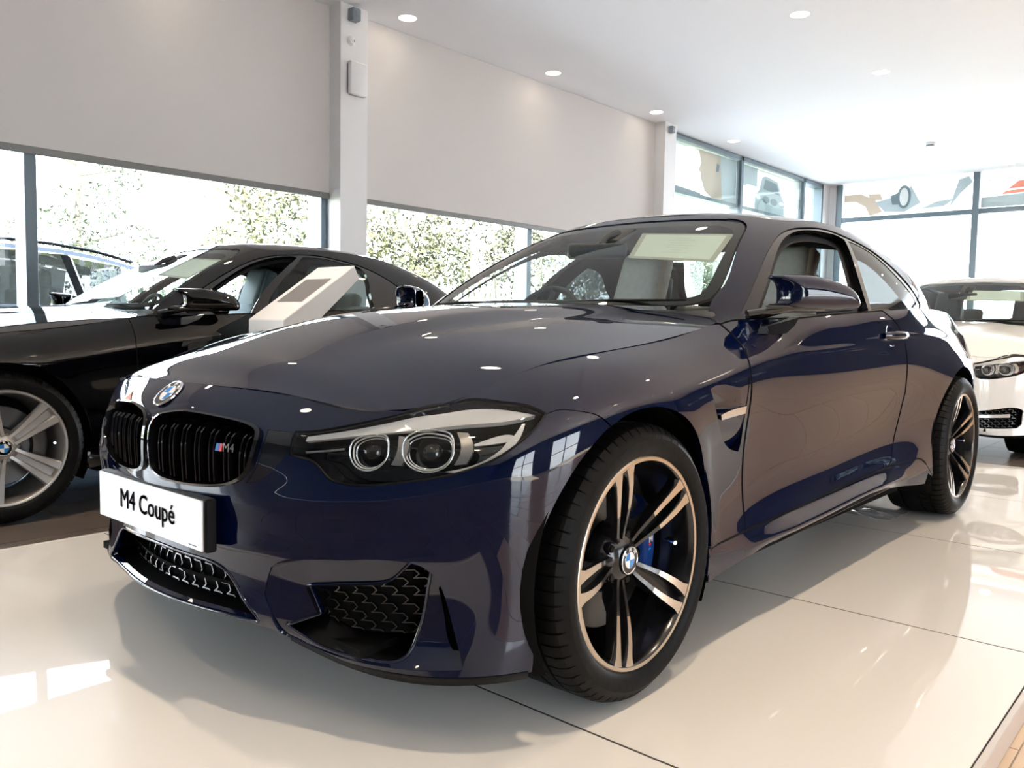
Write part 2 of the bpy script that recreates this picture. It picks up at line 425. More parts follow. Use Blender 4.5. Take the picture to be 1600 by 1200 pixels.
SEAM = np.array([(-.66,0,.733),(-.652,.16,.7315),(-.615,.37,.724),(-.533,.626,.703),(-.434,.70,.719),(-.333,.735,.757),(-.214,.755,.792),(-.02,.775,.820),(.202,.785,.846),(.421,.785,.870),(.576,.77,.900),(.64,.74,.945)])

def greenhouse():
    bot = np.array([(.640,0,.962),(.670,.33,.962),(.745,.60,.955),(.85,.765,.938),(1.02,.842,.928),(1.3,.858,.942),(1.65,.858,.960),(2.1,.850,.981),(2.45,.826,.992),(2.75,.778,1.0),(2.98,.69,1.015),(3.10,.5,1.035),(3.16,0,1.05)])
    top = np.array([(1.40,0,1.350),(1.41,.25,1.345),(1.44,.44,1.330),(1.50,.545,1.312),(1.62,.590,1.318),(1.75,.598,1.328),(1.93,.600,1.330),(2.15,.598,1.322),(2.38,.585,1.295),(2.55,.55,1.262),(2.60,.48,1.262),(2.58,.38,1.285),(2.55,0,1.312)])
    bul = np.array([.020,.024,.030,.030,.030,.032,.034,.036,.040,.044,.03,.02,.02])
    bm = np.concatenate([bot[2:0:-1]*[1,-1,1], bot]); tm = np.concatenate([top[2:0:-1]*[1,-1,1], top]); bu = np.concatenate([bul[2:0:-1], bul])
    mid = (bm+tm)/2
    t = np.concatenate([[0], np.cumsum(np.linalg.norm(np.diff(mid, axis=0), axis=1))]); t -= t[2]
    us = np.arange(0, t[-1]+.012, .0125); us = us[us <= t[-1]]
    b = nat_spline(t, bm, us); tp = nat_spline(t, tm, us); h = nat_spline(t, bu, us)
    vs = np.arange(0, 1.0001, .04)
    d = tp-b
    tan = np.gradient((b+tp)/2, axis=0)
    n = np.cross(tan, d); n /= np.linalg.norm(n, axis=1)[:, None]
    c = np.array([1.9, 0, .9]); s = np.sign(((b+tp)/2-c)*n).sum(1); 
    sg = np.where((((b+tp)/2-c)*n).sum(1) > 0, 1., -1.); n *= sg[:, None]
    G = b[:, None]+d[:, None]*vs[None, :, None]+n[:, None]*(4*vs*(1-vs))[None, :, None]*h[:, None, None]
    for _ in range(8): G[1:-1] = (G[:-2]+2*G[1:-1]+G[2:])/4
    G[:, :, 1] *= -1
    p = Patch(G, us, vs)
    if p.nrm([1.9], [.5])[0][1] > 0: p.sgn = -1
    p.top = tm; p.bot = bm; p.t = t
    return p
def seam_at(x):
    x = np.asarray(x, float); return np.interp(x, SEAM[:, 0], SEAM[:, 1]), np.interp(x, SEAM[:, 0], SEAM[:, 2])
# ------------------------------------------------------------------ materials
def paint(name, base, metal=0, rough=.5, ior=1.75, coat=1.0):
    m = mat(name, base, rough, metal, coat, 0); bsdf(m).inputs['Coat IOR'].default_value = ior
    n = m.node_tree; t = n.nodes.new('ShaderNodeTexNoise'); t.inputs['Scale'].default_value = 600; tc = n.nodes.new('ShaderNodeTexCoord'); n.links.new(tc.outputs['Object'], t.inputs['Vector'])
    mx = n.nodes.new('ShaderNodeMix'); mx.data_type = 'RGBA'; mx.inputs['A'].default_value = (*[c*.9 for c in base], 1); mx.inputs['B'].default_value = (*[c*1.1 for c in base], 1)
    n.links.new(t.outputs[0], mx.inputs['Factor']); n.links.new(mx.outputs['Result'], bsdf(m).inputs['Base Color']); return m
NAVY = paint('navy_metallic_paint', (.0007, .0028, .018), ior=1.6)
BLACKP = paint('black_paint', (.0012, .0012, .0014), ior=1.5)
WHITEP = paint('white_paint', (.80, .80, .78), ior=1.5)
BLUEP = paint('silver_blue_paint', (.022, .034, .055), 0, .4, 1.45)
GLOSSB = mat('gloss_black', (.004, .004, .005), .06, 0, .6)
MATTB = mat('matt_black_plastic', (.002, .002, .0025), .45, spec=.16)
RUBBER = noise_col(mat('tyre_rubber', (.006, .006, .006), .5, spec=.12), 60, (.0025, .0025, .003), (.005, .005, .005), bump=.1)
DARK = mat('dark_lining', (.004, .004, .004), .9, spec=.1)
CHROME = mat('chrome', (.82, .83, .85), .06, 1)
SATIN = mat('satin_silver', (.38, .36, .34), .3, 1)
WARMSIL = mat('diamond_cut_rim', (.62, .52, .42), .30, 1)
RIMSIL = mat('silver_rim_paint', (.52, .50, .48), .34, .85, .4)
RIMDARK = mat('dark_rim_paint', (.006, .006, .007), .2, 0, .4)
DISC = mat('brake_disc_steel', (.16, .16, .16), .35, 1)
CALBLUE = mat('caliper_blue', (.01, .05, .24), .3, .2, .6)
WSGLASS = glass_mat('tinted_screen_glass', (.80, .90, .88), 1.5)
SDGLASS = glass_mat('side_window_glass', (.62, .70, .70), 1.5)
LENS = glass_mat('headlamp_lens', (.93, .95, .96), 1.45)
FROST = mat('light_guide', (.64, .62, .60), .16, .2, .8)
LEATHER = noise_col(mat('pale_leather', (.66, .64, .61), .45), 40, (.62, .60, .57), (.70, .68, .65), bump=.05)
LEATHT = noise_col(mat('warm_leather', (.62, .50, .38), .5), 40, (.58, .46, .35), (.66, .54, .42), bump=.05)
LEATHG = mat('grey_green_leather', (.20, .24, .24), .5)
TRIMD = noise_col(mat('dark_cabin_trim', (.03, .035, .04), .6), 80, (.025, .03, .035), (.04, .045, .05))
HEADL = mat('dark_headlining', (.022, .022, .025), .9)
PAPER = noise_col(mat('cream_paper', (.80, .79, .70), .7), 3, (.78, .77, .68), (.83, .82, .74))
PAPERB = mat('taupe_paper_border', (.50, .47, .40), .7)
PLATEW = mat('plate_white', (.80, .80, .83), .28, 0, .4)
INK = mat('dark_grey_ink', (.06, .066, .075), .5)
WHITE_E = mat('enamel_white', (.85, .86, .88), .2, 0, .6)
BLUE_E = mat('enamel_blue', (.02, .22, .62), .2, 0, .6)
REDE = mat('enamel_red', (.65, .03, .03), .3)
DBLUE_E = mat('enamel_dark_blue', (.02, .04, .30), .3)
AMBER = glass_mat('amber_lens', (.9, .25, .08), 1.45)
def gridded(name):
    m = mat(name, (.012, .012, .013), .4); return m

QGLASS = glass_mat('dark_tinted_glass', (.07, .075, .08), 1.5)
WIREM = mat('grille_wire', (.012, .013, .014), .25, 0, .6)
# ------------------------------------------------------------------ the showroom
FLZ, CEZ = -.06, 3.96
CEILM = mat('ceiling_paint', (.90, .89, .91), .75); WALLM = mat('wall_paint', (.80, .79, .80), .7)
PILM = mat('pillar_paint', (.82, .80, .80), .5)
FRAMEM = mat('grey_window_frame', (.13, .17, .20), .35, .2)
BARM = mat('blind_bar', (.20, .195, .19), .45)
LITM = mat('lit_frame_side', (.45, .55, .62), .4)  # paler frame colour: daylight on the mullion sides put into the paint
GREYW = noise_col(mat('far_wall_paint', (.09, .10, .12), .7), 2, (.08, .09, .11), (.10, .11, .13))
CREAMW = mat('cream_wall', (.70, .63, .56), .7)
BLINDM = bpy.data.materials.new('blind_fabric'); BLINDM.use_nodes = True
n = BLINDM.node_tree; n.nodes.clear(); o = n.nodes.new('ShaderNodeOutputMaterial'); mx = n.nodes.new('ShaderNodeMixShader'); mx.inputs[0].default_value = .040
d = n.nodes.new('ShaderNodeBsdfDiffuse'); t = n.nodes.new('ShaderNodeBsdfTranslucent'); d.inputs[0].default_value = (.70, .655, .635, 1); t.inputs[0].default_value = (.8, .74, .68, 1)
wv = n.nodes.new('ShaderNodeTexWave'); wv.inputs['Scale'].default_value = 120; wv.bands_direction = 'Z'; bp_ = n.nodes.new('ShaderNodeBump'); bp_.inputs['Strength'].default_value = .08; bp_.inputs['Distance'].default_value = .002
tc = n.nodes.new('ShaderNodeTexCoord'); n.links.new(tc.outputs['Object'], wv.inputs['Vector']); n.links.new(wv.outputs[0], bp_.inputs['Height']); n.links.new(bp_.outputs[0], d.inputs['Normal'])
n.links.new(d.outputs[0], mx.inputs[1]); n.links.new(t.outputs[0], mx.inputs[2]); n.links.new(mx.outputs[0], o.inputs[0])
DARKG = glass_mat('strongly_dimmed_glass', (.2, .22, .23), 1.35)  # tint added to dim the small rear window's reflection in the car
DIMG = glass_mat('dimmed_glass', (.80, .82, .82), 1.35)  # tint added to dim the unseen right windows and their reflections
WGLASS = glass_mat('window_glass', (.96, .99, .98), 1.35)
PLATM = mat('white_glass_panel', (.80, .77, .73), .35, 0, 1.0, .5); bsdf(PLATM).inputs['Coat Roughness'].default_value = .02
PEDGE = mat('platform_edge_trim', (.62, .57, .53), .35, .3)
JOINTM = mat('dark_joint', (.05, .045, .04), .8)  # plain dark colour of the joints between the panels
TILEM = noise_col(mat('brown_grey_tile', (.12, .095, .085), .28, 0, .3), 5, (.095, .078, .070), (.145, .118, .102), bump=.04)
GROUT = mat('pale_grout', (.42, .36, .31), .8)
def S(o): o['kind'] = 'structure'; return o

# dark tiled floor under everything, laid in running bond
fl = S(empty('floor')); fl['kind'] = 'structure'
box('floor_bed', -9, 17.2, -9.6, 6.2, FLZ-.30, FLZ-.004, GROUT, fl)
TLx, TLy, J = .62, .32, .004
me = None; bmr = bmesh.new(); bmc = bmesh.new()
def tile_mesh():
    bm = bmesh.new(); bx(bm, 0, TLx-J, 0, TLy-J, -.0039, 0, 0); return from_bm('tile', bm, TILEM, fl, None)
t0 = None
for r in range(-30, 17):
    y0 = 2.22+r*TLy
    if y0 < -9.5 or y0 > 5.8: continue
    xo = (-.125 if r % 2 == 0 else .028)
    for c in range(-15, 28):
        x0 = xo+c*TLx
        if x0 < -9 or x0 > 16.4: continue
        if y0+TLy < 1.57 and y0 > -1.60 and -1.4 < x0 and x0+TLx < 4.6: continue     # under the platform
        near = (-1.3 < x0 < 2.2 and 1.5 < y0 < 2.9) or (4.4 < x0 < 6.4 and -1.1 < y0 < .1)
        if near:
            if t0 is None: t0 = tile_mesh(); t0.location = (x0, y0, FLZ)
            else: q = t0.copy(); C.objects.link(q); q.location = (x0, y0, FLZ)
        elif -1.44 < x0 and y0 < -1.61: bx(bmc, x0, x0+TLx-J, y0, y0+TLy-J, FLZ-.0039, FLZ)
        else: bx(bmr, x0, x0+TLx-J, y0, y0+TLy-J, FLZ-.0039, FLZ)
rest = from_bm('floor_tiles', bmr, TILEM, fl); rest['kind'] = 'stuff'
CREAMT = noise_col(mat('cream_tile', (.60, .45, .33), .3), 4, (.57, .43, .31), (.64, .48, .36))
rest = from_bm('floor_tiles', bmc, CREAMT, fl); rest['kind'] = 'stuff'

# raised platform of white glass panels
pf = empty('display_platform', (0, 0, FLZ), 0, 'low display platform of glossy white glass panels under the dark blue coupe', 'platform')
box('platform_core', -1.40, 4.70, -1.575, 1.55, 0, .048, JOINTM, pf)
XJ = [-1.42, -.21, 1.00, 2.21, 3.42, 4.72]
for a, b in zip(XJ[:-1], XJ[1:]):
    bm = bmesh.new(); bx(bm, a+.003, b-.003, -1.583, 1.553, .048, .06, .0015)
    from_bm('floor_panel', bm, PLATM, pf)
for a in XJ[1:-1]: box('joint_strip', a-.0026, a+.0026, -1.583, 1.553, .05, .0597, JOINTM, pf)
for nm, a in (('edge_trim', (-1.44, 4.74, -1.602, -1.586, 0, .0595)), ('edge_trim', (-1.44, 4.74, 1.556, 1.578, 0, .0595)), ('edge_trim', (4.722, 4.74, -1.586, 1.556, 0, .0595)), ('edge_trim', (-1.44, -1.422, -1.586, 1.556, 0, .0595))):
    bm = bmesh.new(); bx(bm, *a, .002); from_bm(nm, bm, PEDGE if a[3] < 0 else PLATM, pf)

S(box('ceiling', -9, 17.2, -9.6, 5.45, CEZ, CEZ+.25, CEILM))
# left wall: pillars, roller blinds, glazing behind them
for x0, x1, lab in ((-2.5, -2.17, 'a'), (3.42, 3.75, 'b'), (9.36, 9.68, 'c')):
    w_ = S(box('wall_left', x0, x1, 4.79, 5.32, FLZ, CEZ, PILM))
S(box('wall_left', -9, -8.1, 4.79, 5.32, FLZ, CEZ, PILM))
S(box('wall_left', 16.05, 16.55, 5.0, 5.5, FLZ, CEZ, PILM))
def glazing(n_, x0, x1, mull, y0=5.0, ztr=None, top=CEZ-.02, frame=FRAMEM, y1=5.22, headbar=True):
    """window along x: mullions, head, sill and panes"""
    w_ = S(empty('window_%d' % n_, (0, 0, 0)))
    xs = sorted([x0]+mull+[x1]); fw = .085
    for i, x in enumerate(xs):
        a, b = (x, x+.07) if i == 0 else ((x-.07, x) if i == len(xs)-1 else (x-fw/2, x+fw/2))
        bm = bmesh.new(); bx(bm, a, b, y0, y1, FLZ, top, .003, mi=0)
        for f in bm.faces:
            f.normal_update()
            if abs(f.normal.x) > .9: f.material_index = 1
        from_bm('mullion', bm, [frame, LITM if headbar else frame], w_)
    box('sill', x0, x1, y0+.02, y1, FLZ, FLZ+.12, frame, w_); box('head', x0, x1, y0, y1, top-.07, top, frame, w_)
    if ztr: box('transom', x0, x1, y0+.08, y1, ztr-.03, ztr+.03, frame, w_)
    for a, b in zip(xs[:-1], xs[1:]):
        box('pane', a, b, y0+.025, y0+.031, FLZ+.12, top-.07, WGLASS, w_)
    return w_
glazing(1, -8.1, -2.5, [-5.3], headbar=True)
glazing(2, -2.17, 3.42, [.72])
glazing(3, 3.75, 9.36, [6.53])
glazing(4, 9.68, 16.05, [12.33, 15.07], ztr=3.08, headbar=False)
def blind(x0, x1, lab, zb=2.16):
    b = empty('roller_blind', (0, 0, 0), 0, lab, 'blind', 'roller blinds over the left windows')
    box('fabric', x0, x1, 4.965, 4.969, zb, CEZ-.005, BLINDM, b)
    box('bottom_bar', x0, x1, 4.950, 4.99, zb-.055, zb, BARM, b, .006)
    return b
blind(-8.1, -2.505, 'off-white roller blind left of the wide window, beyond the frame edge')
blind(-2.165, 3.415, 'wide off-white roller blind above the black car, left of the white pillar')
blind(3.755, 9.355, 'wide off-white roller blind right of the white pillar, above the hedge view')
# hardware on the pillar
bm = bmesh.new(); bx(bm, 3.50, 3.60, 4.70, 4.79, 3.80, 3.92, .01); bx(bm, 3.53, 3.57, 4.69, 4.70, 3.84, 3.88)
o = from_bm('camera_housing', bm, mat('grey_plastic', (.22, .25, .28), .4)); tag(o, 'small square grey camera at the top of the white pillar', 'camera')
bm = bmesh.new(); bx(bm, 9.44, 9.52, 4.71, 4.79, 3.80, 3.90, .01); o = from_bm('camera_housing', bm, bpy.data.materials['grey_plastic']); tag(o, 'tiny square grey camera at the top of the far pillar', 'camera')
bm = bmesh.new(); lathe(bm, [(.0001, -.03), (.03, -.028), (.045, -.01), (.05, 0)], 20, 'y', Matrix.Translation((3.545, 4.79, 3.62))); bmesh.ops.recalc_face_normals(bm, faces=bm.faces)
for s_ in (-1, 1): bx(bm, 3.545+s_*.018-.006, 3.545+s_*.018+.006, 4.752, 4.765, 3.61, 3.63)
o = from_bm('motion_sensor', bm, PILM, None, 40); tag(o, 'round white sensor on the pillar between the camera and the speaker', 'sensor')
sp = empty('wall_speaker', (3.59, 4.79, 3.26), 0, 'flat white rectangular speaker mounted on the white pillar', 'speaker')
bm = bmesh.new(); bx(bm, -.105, .105, -.075, -.02, -.16, .16, .018, seg=3); from_bm('speaker_case', bm, PILM, sp, 40)
bm = bmesh.new(); bx(bm, -.09, .09, -.022, 0, -.14, .14); from_bm('wall_bracket', bm, bpy.data.materials['grey_plastic'], sp)

# rear wall: tall glazing with printed film above the transom
def glaz_y(n_, x, y0, y1, mull, ztr):
    w_ = S(empty('window_%d' % n_, (0, 0, 0))); ys = sorted([y0]+mull+[y1])
    for i, y in enumerate(ys): box('mullion', x-.02, x+.20, y-.06, y+.06, FLZ, CEZ, FRAMEM, w_)
    box('transom', x, x+.2, y0, y1, ztr-.05, ztr+.05, FRAMEM, w_); box('sill', x, x+.2, y0, y1, FLZ, FLZ+.12, FRAMEM, w_)
    for a, b in zip(ys[:-1], ys[1:]): box('pane', x+.12, x+.126, a, b, FLZ+.12, CEZ, WGLASS, w_)
    return w_
glaz_y(5, 16.4, -3.0, 4.78, [2.18, -.42], 3.22)
S(box('wall_rear', 16.4, 16.7, 4.86, 5.0, FLZ, CEZ, PILM)); S(box('wall_rear', 16.4, 16.7, -6.2, -3.06, FLZ, CEZ, GREYW)); S(box('wall_rear', 16.4, 16.7, -9.6, -7.3, FLZ, CEZ, GREYW))
S(box('wall_rear', 16.4, 16.7, -7.3, -6.2, 1.75, CEZ, GREYW)); S(box('wall_rear', 16.4, 16.7, -7.3, -6.2, FLZ, 1.25, GREYW))
w8 = S(empty('window_8'))
for y in (-7.3, -6.75, -6.2): box('mullion', 16.42, 16.6, y-.04, y+.04, 1.25, 1.75, FRAMEM, w8)
box('pane', 16.5, 16.506, -7.3, -6.2, 1.25, 1.75, DARKG, w8)
# printed film: pale translucent pictures on the upper panes
def film(name, c, f=.96):
    return glass_mat(name, (1, 1, 1), 1.05, body=c, bodyf=max(f, .95))
FB = film('film_base', (.80, .82, .80), .60); FG = film('film_grey', (.45, .52, .55), .55); FD = film('film_dark', (.22, .28, .32), .50); FR = film('film_red', (.75, .25, .18), .55); FT = film('film_tan', (.62, .50, .40), .5); FW = film('film_white', (.9, .92, .92), .5)
def ell(cx, cz, rx, rz, n=28, a0=0, a1=2*PI): return [(cx+rx*math.cos(a0+(a1-a0)*k/n), cz+rz*math.sin(a0+(a1-a0)*k/n)) for k in range(n)]
def film_panel(lab, axis, pos, a0, a1, z0, z1, shapes, base=FB):
    o_ = empty('printed_film', (0, 0, 0), 0, lab, 'window film')
    def V3(a, b, d): return (a, pos-d, b) if axis == 'y' else (pos-d, a, b)
    def flat(nm, poly, d, m): mesh(nm, [V3(a, b, d) for a, b in poly], [tuple(range(len(poly)))], m, o_)
    flat('film_sheet', [(a0, z0), (a1, z0), (a1, z1), (a0, z1)], 0, base)
    for i, (m_, poly) in enumerate(shapes):
        P = [(a0+(a1-a0)*u, z0+(z1-z0)*v) for u, v in poly]; flat('picture_patch', P, .002+.0006*i, m_)
    return o_
Z0, Z1 = 3.11, 3.86
film_panel('pale printed film with a large faded face profile, first upper pane past the pillar', 'y', 5.10, 9.76, 12.28, Z0, Z1,
    [(FG, [(.66, 0), (1, 0), (1, 1), (.72, 1), (.70, .6)]), (FT, [(.46, .98), (.50, .70), (.46, .52), (.50, .50), (.49, .38), (.52, .30), (.55, .12), (.66, .0), (.80, .0), (.78, .5), (.76, .98)]), (FD, [(0, .10), (.5, .04), (.5, 0), (0, 0)]), (FD, [(.70, .60), (.74, .62), (.75, .78), (.71, .80)])])
film_panel('pale printed film with a faded car front, second upper pane past the pillar', 'y', 5.10, 12.38, 15.02, Z0, Z1,
    [(FG, [(0, .5), (.12, .5), (.12, 1), (0, 1)]), (FG, [(.12, .55), (.28, .55), (.28, 1), (.12, 1)]),
     (FG, [(.25, 0), (.25, .32), (.32, .50), (.36, .82), (.42, .88), (.62, .82), (.68, .52), (.74, .34), (.74, 0)]), (FD, [(.38, .55), (.41, .80), (.60, .76), (.65, .50)]),
     (FD, ell(.43, .30, .06, .09)), (FD, ell(.56, .29, .06, .09)), (FW, ell(.30, .32, .04, .05)), (FW, ell(.69, .30, .04, .05))])
film_panel('wide printed film with a faded steering wheel and cabin on the rear glazing', 'x', 16.44, 4.70, 2.26, 3.28, 3.92,
    [(FT, [(0, .72), (.14, .72), (.26, .50), (.32, .1), (.22, .0), (.18, .30), (.10, .48), (0, .50)]), (FG, [(.26, .42), (.50, .62), (.54, .86), (.62, .3), (.50, .05), (.34, .1)]), (FT, [(.20, .70), (.30, .68), (.32, .48), (.22, .50)]),
     (FD, ell(.49, .52, .055, .36)), (FW, ell(.49, .52, .035, .28)), (FG, [(.62, .1), (.80, .14), (.88, .35), (.74, .30)]), (FG, [(.84, .1), (.90, .9), (.97, .98), (1, .8), (.92, .5)]), (FD, [(.38, .58), (.44, .66), (.46, .3), (.40, .3)])], base=film('film_bright', (.9, .92, .92), .45))
film_panel('printed film with faded red stripes, upper pane at the right edge of the rear glazing', 'x', 16.44, 2.10, -.36, 3.28, 3.92,
    [(FG, [(0, .0), (1, .0), (1, .5), (0, .3)]), (FR, [(.18, .50), (.25, .72), (1, .85), (1, .66)]), (FR, [(.14, .36), (.17, .45), (1, .60), (1, .45)]), (FW, [(.05, .82), (1, .95), (1, .90), (.05, .78)]), (FW, [(.35, .02), (.42, .3), (1, .4), (1, .02)])])

# walls behind and beside the viewer, seen only in reflections: glazing, plain walls
S(box('wall_right', -9, -5.2, -9.6, -9.3, FLZ, CEZ, GREYW)); S(box('wall_right', -5.2, 17.0, -9.6, -9.3, 2.9, CEZ, GREYW)); S(box('wall_right', -1.6, 1.2, -9.6, -9.3, FLZ, 2.9, GREYW)); S(box('wall_right', 5.2, 17.0, -9.6, -9.3, FLZ, 2.9, GREYW))
def glaz_r(n_, x0, x1, mull):
    w_ = S(empty('window_%d' % n_, (0, 0, 0))); xs = sorted([x0]+mull+[x1])
    for x in xs: box('mullion', x-.05, x+.05, -9.55, -9.35, FLZ, 2.9, FRAMEM, w_)
    box('transom', x0, x1, -9.5, -9.4, 1.0, 1.08, FRAMEM, w_)
    for a, b in zip(xs[:-1], xs[1:]): box('pane', a, b, -9.46, -9.454, FLZ, 2.9, DIMG, w_)
glaz_r(6, -5.2, -1.6, [-3.4]); glaz_r(7, 1.2, 5.2, [3.2])
S(box('wall_front', -9.3, -9.0, -9.6, 5.4, FLZ, CEZ, GREYW))

# ceiling lights
DOWNRING = mat('downlight_ring', (.85, .85, .85), .4); DOWNGLOW = mat('downlight_glow', (1, 1, 1), .5, emit=(1, .86, .68), est=11)
names = {(4.12, 4.62): 'leftmost round downlight by the blinds, above the pillar', (6.47, 4.62): 'second round downlight along the blinds, high above the windscreen', (8.83, 4.62): 'third round downlight along the blinds, near the far pillar', (11.2, 4.62): 'faint fourth downlight along the blinds, over the printed film',
         (6.47, 1.54): 'largest round downlight, nearest in the right row', (8.85, 1.54): 'second round downlight in the right row', (11.2, 1.54): 'third round downlight in the right row, just above the detector', (13.57, 1.54): 'fourth round downlight in the right row', (15.85, 1.54): 'farthest small downlight, against the rear glazing'}
proto = None
for yy in (4.62, 1.54, -1.55, -4.65, -7.75):
    for k in range(-5, 6):
        x = round(6.47+2.36*k, 2)
        if k == -1: x = 4.12
        if k == 1: x = 8.83 if yy > 4 else 8.85
        if k == 2: x = 11.2
        if k == 3: x = 13.57
        if k == 4: x = 15.85
        if not -8.6 < x < 16.2: continue
        if x == 15.85 and yy > 4 or x == 13.57 and yy > 4: continue
        lab = names.get((x, yy))
        if proto is None:
            d_ = empty('downlight', (x, yy, CEZ)); bm = bmesh.new(); lathe(bm, [(.088, 0), (.096, -.003), (.105, 0), (.105, .01)], 36, 'z'); bmesh.ops.recalc_face_normals(bm, faces=bm.faces); from_bm('ring', bm, DOWNRING, d_, 40)
            bm = bmesh.new(); lathe(bm, [(.0001, -.001), (.088, -.001)], 36, 'z'); bmesh.ops.recalc_face_normals(bm, faces=bm.faces); from_bm('diffuser', bm, DOWNGLOW, d_)
            proto = d_; kids = list(d_.children)
        else:
            d_ = proto.copy(); C.objects.link(d_)
            for q in kids: c_ = q.copy(); C.objects.link(c_); c_.parent = d_
        d_.location = (x, yy, CEZ); d_['category'] = 'ceiling light'; d_['label'] = lab or 'round ceiling downlight outside the view, seen only as a reflection'; d_['group'] = 'ceiling downlights'
        ld = bpy.data.lights.new('downlight_beam', 'SPOT'); ld.energy = 3 if yy > 4 else 140; ld.color = (1, .80, .58); ld.spot_size = math.radians(90); ld.spot_blend = 1.0; ld.shadow_soft_size = .06
        lo_ = bpy.data.objects.new('downlight_beam', ld); C.objects.link(lo_); lo_.parent = d_; lo_.location = (0, 0, -.02)
dt = empty('smoke_detector', (13.2, 2.16, CEZ), 0, 'small round smoke detector on the ceiling left of the downlights', 'detector')
bm = bmesh.new(); lathe(bm, [(.0001, -.06), (.05, -.058), (.06, -.035), (.09, -.03), (.10, 0)], 28, 'z'); bmesh.ops.recalc_face_normals(bm, faces=bm.faces); from_bm('detector_body', bm, PILM, dt, 40)
bm = bmesh.new(); lathe(bm, [(.062, -.034), (.062, -.048), (.055, -.056)], 28, 'z'); bmesh.ops.recalc_face_normals(bm, faces=bm.faces); from_bm('vent_band', bm, FRAMEM, dt)

# ---- outside
GRASSM = noise_col(mat('lawn', (.20, .26, .08), .9), 6, (.16, .22, .07), (.30, .34, .14)); ASPH = noise_col(mat('pale_paving', (.5, .5, .5), .9), 30, (.46, .46, .46), (.54, .54, .53))
S(box('ground', -40, 60, 5.5, 9.6, -.30, -.12, ASPH)); g = S(box('lawn', -40, 60, 9.6, 60, -.30, -.10, GRASSM))
S(box('ground', 17.3, 60, -40, 5.5, -.30, -.12, ASPH)); S(box('ground', -40, 17.3, -40, -9.7, -.30, -.12, ASPH))
FENCEM = mat('galvanised_fence', (.75, .77, .78), .5)
fe = empty('palisade_fence', (0, 9.4, -.1), 0, 'pale palisade fence of thin upright pales in front of the hedge', 'fence')
p0 = None
for k in range(90):
    x = -1+.155*k
    if p0 is None:
        bm = bmesh.new(); prism(bm, [(-.034, 0), (.034, 0), (.034, 1.70), (0, 1.80), (-.034, 1.70)], lambda a, b: (a, 0, b), lambda a, b: (a, .012, b)); bmesh.ops.recalc_face_normals(bm, faces=bm.faces); p0 = from_bm('pale', bm, FENCEM, fe); q = p0
    else: q = p0.copy(); C.objects.link(q)
    q.location = (x, 0, 0)
for z in (.35, 1.45): box('rail', -1.1, 13.1, .012, .05, z, z+.05, FENCEM, fe)
def leaf_cloud(name, blobs, n_, size, m_, parent, seed=1, flat=1.0):
    rg = np.random.RandomState(seed); V = []; F = []
    w_ = np.array([b[3]**2 for b in blobs]); w_ = w_/w_.sum(); pick = rg.choice(len(blobs), n_, p=w_)
    for k in pick:
        bx_, by_, bz_, r = blobs[k]; d = rg.normal(size=3); d /= np.linalg.norm(d); c = np.array([bx_, by_, bz_])+d*r*(rg.uniform(.55, 1)**.5)*np.array([1, 1, flat])
        a = rg.normal(size=3); a /= np.linalg.norm(a); b = np.cross(a, rg.normal(size=3)); b /= np.linalg.norm(b); s = size*rg.uniform(.6, 1.4)
        i = len(V); V += [c-a*s, c+b*s*.5, c+a*s, c-b*s*.5]; F.append((i, i+1, i+2, i+3))
    return mesh(name, V, F, m_, parent)
LEAF1 = noise_col(mat('hedge_leaves', (.06, .07, .03), .8), 1.3, (.022, .030, .011), (.060, .055, .024)); LEAF2 = noise_col(mat('pine_needles', (.30, .36, .28), .8), 2, (.03, .04, .03), (.06, .07, .05)); LEAF3 = noise_col(mat('dry_leaves', (.45, .38, .26), .8), 2, (.05, .045, .03), (.08, .055, .04))
BARK = noise_col(mat('bark', (.40, .34, .25), .9), 8, (.05, .043, .03), (.08, .07, .05))
def stems(name, segs, parent):
    bm = bmesh.new()
    for a, b, r0, r1 in segs: tube(bm, [a, b], [r0, r1], 6)
    return from_bm(name, bm, BARK, parent, 50)
rg = np.random.RandomState(3)
hd_ = empty('hedge', (0, 11.6, -.1), 0, 'tall light green hedge behind the pale fence, seen through the right window', 'hedge')
bl = [(x+rg.uniform(-.4, .4), rg.uniform(-.5, .5), z+rg.uniform(-.3, .3), rg.uniform(.5, .8)) for x in np.arange(6.6, 27, .75) for z in (.6, 1.5, 2.4, 3.1+.3*math.sin(x))]
leaf_cloud('foliage', bl, 60000, .05, LEAF1, hd_, 10); stems('stems', [((x, 0, 0), (x+rg.uniform(-.4, .4), 0, 2.8), .06, .02) for x in np.arange(6.8, 27, 1.3)], hd_)
b = empty('shrub', (19.0, -7.4, -.1), 0, 'shrub outside the small rear window', 'shrub'); leaf_cloud('foliage', [(rg.uniform(-.5, .5), rg.uniform(-2.4, 2.4), rg.uniform(.4, 3.2), .7) for _ in range(40)], 9000, .06, LEAF1, b, 44)
t_ = empty('pine_tree', (4.9, 15.0, -.1), 0, 'pale layered pine tree seen through the left window', 'tree')
leaf_cloud('foliage', [(-.2, 0, 4.9, .35), (.0, 0, 4.4, .45), (.8, 0, 4.1, .4), (-.8, 0, 4.2, .35), (1.2, .2, 3.8, .35), (.3, 0, 3.2, .7), (-.4, .2, 2.6, .8), (1.0, 0, 2.4, .8), (.2, 0, 1.8, 1.0), (1.6, 0, 1.8, .7), (-1.2, 0, 1.9, .7)], 3600, .05, LEAF2, t_, 5, .6)
stems('trunk', [((0, 0, 0), (.1, 0, 4.9), .10, .03), ((.1, 0, 3.7), (1.2, 0, 4.0), .03, .01), ((.05, 0, 3.9), (-.8, 0, 4.2), .03, .01), ((.05, 0, 2.4), (1.3, 0, 2.8), .03, .01)], t_)
t_ = empty('bare_tree', (10.2, 17.2, -.1), 0, 'bare pale-barked tree in the left window', 'tree')
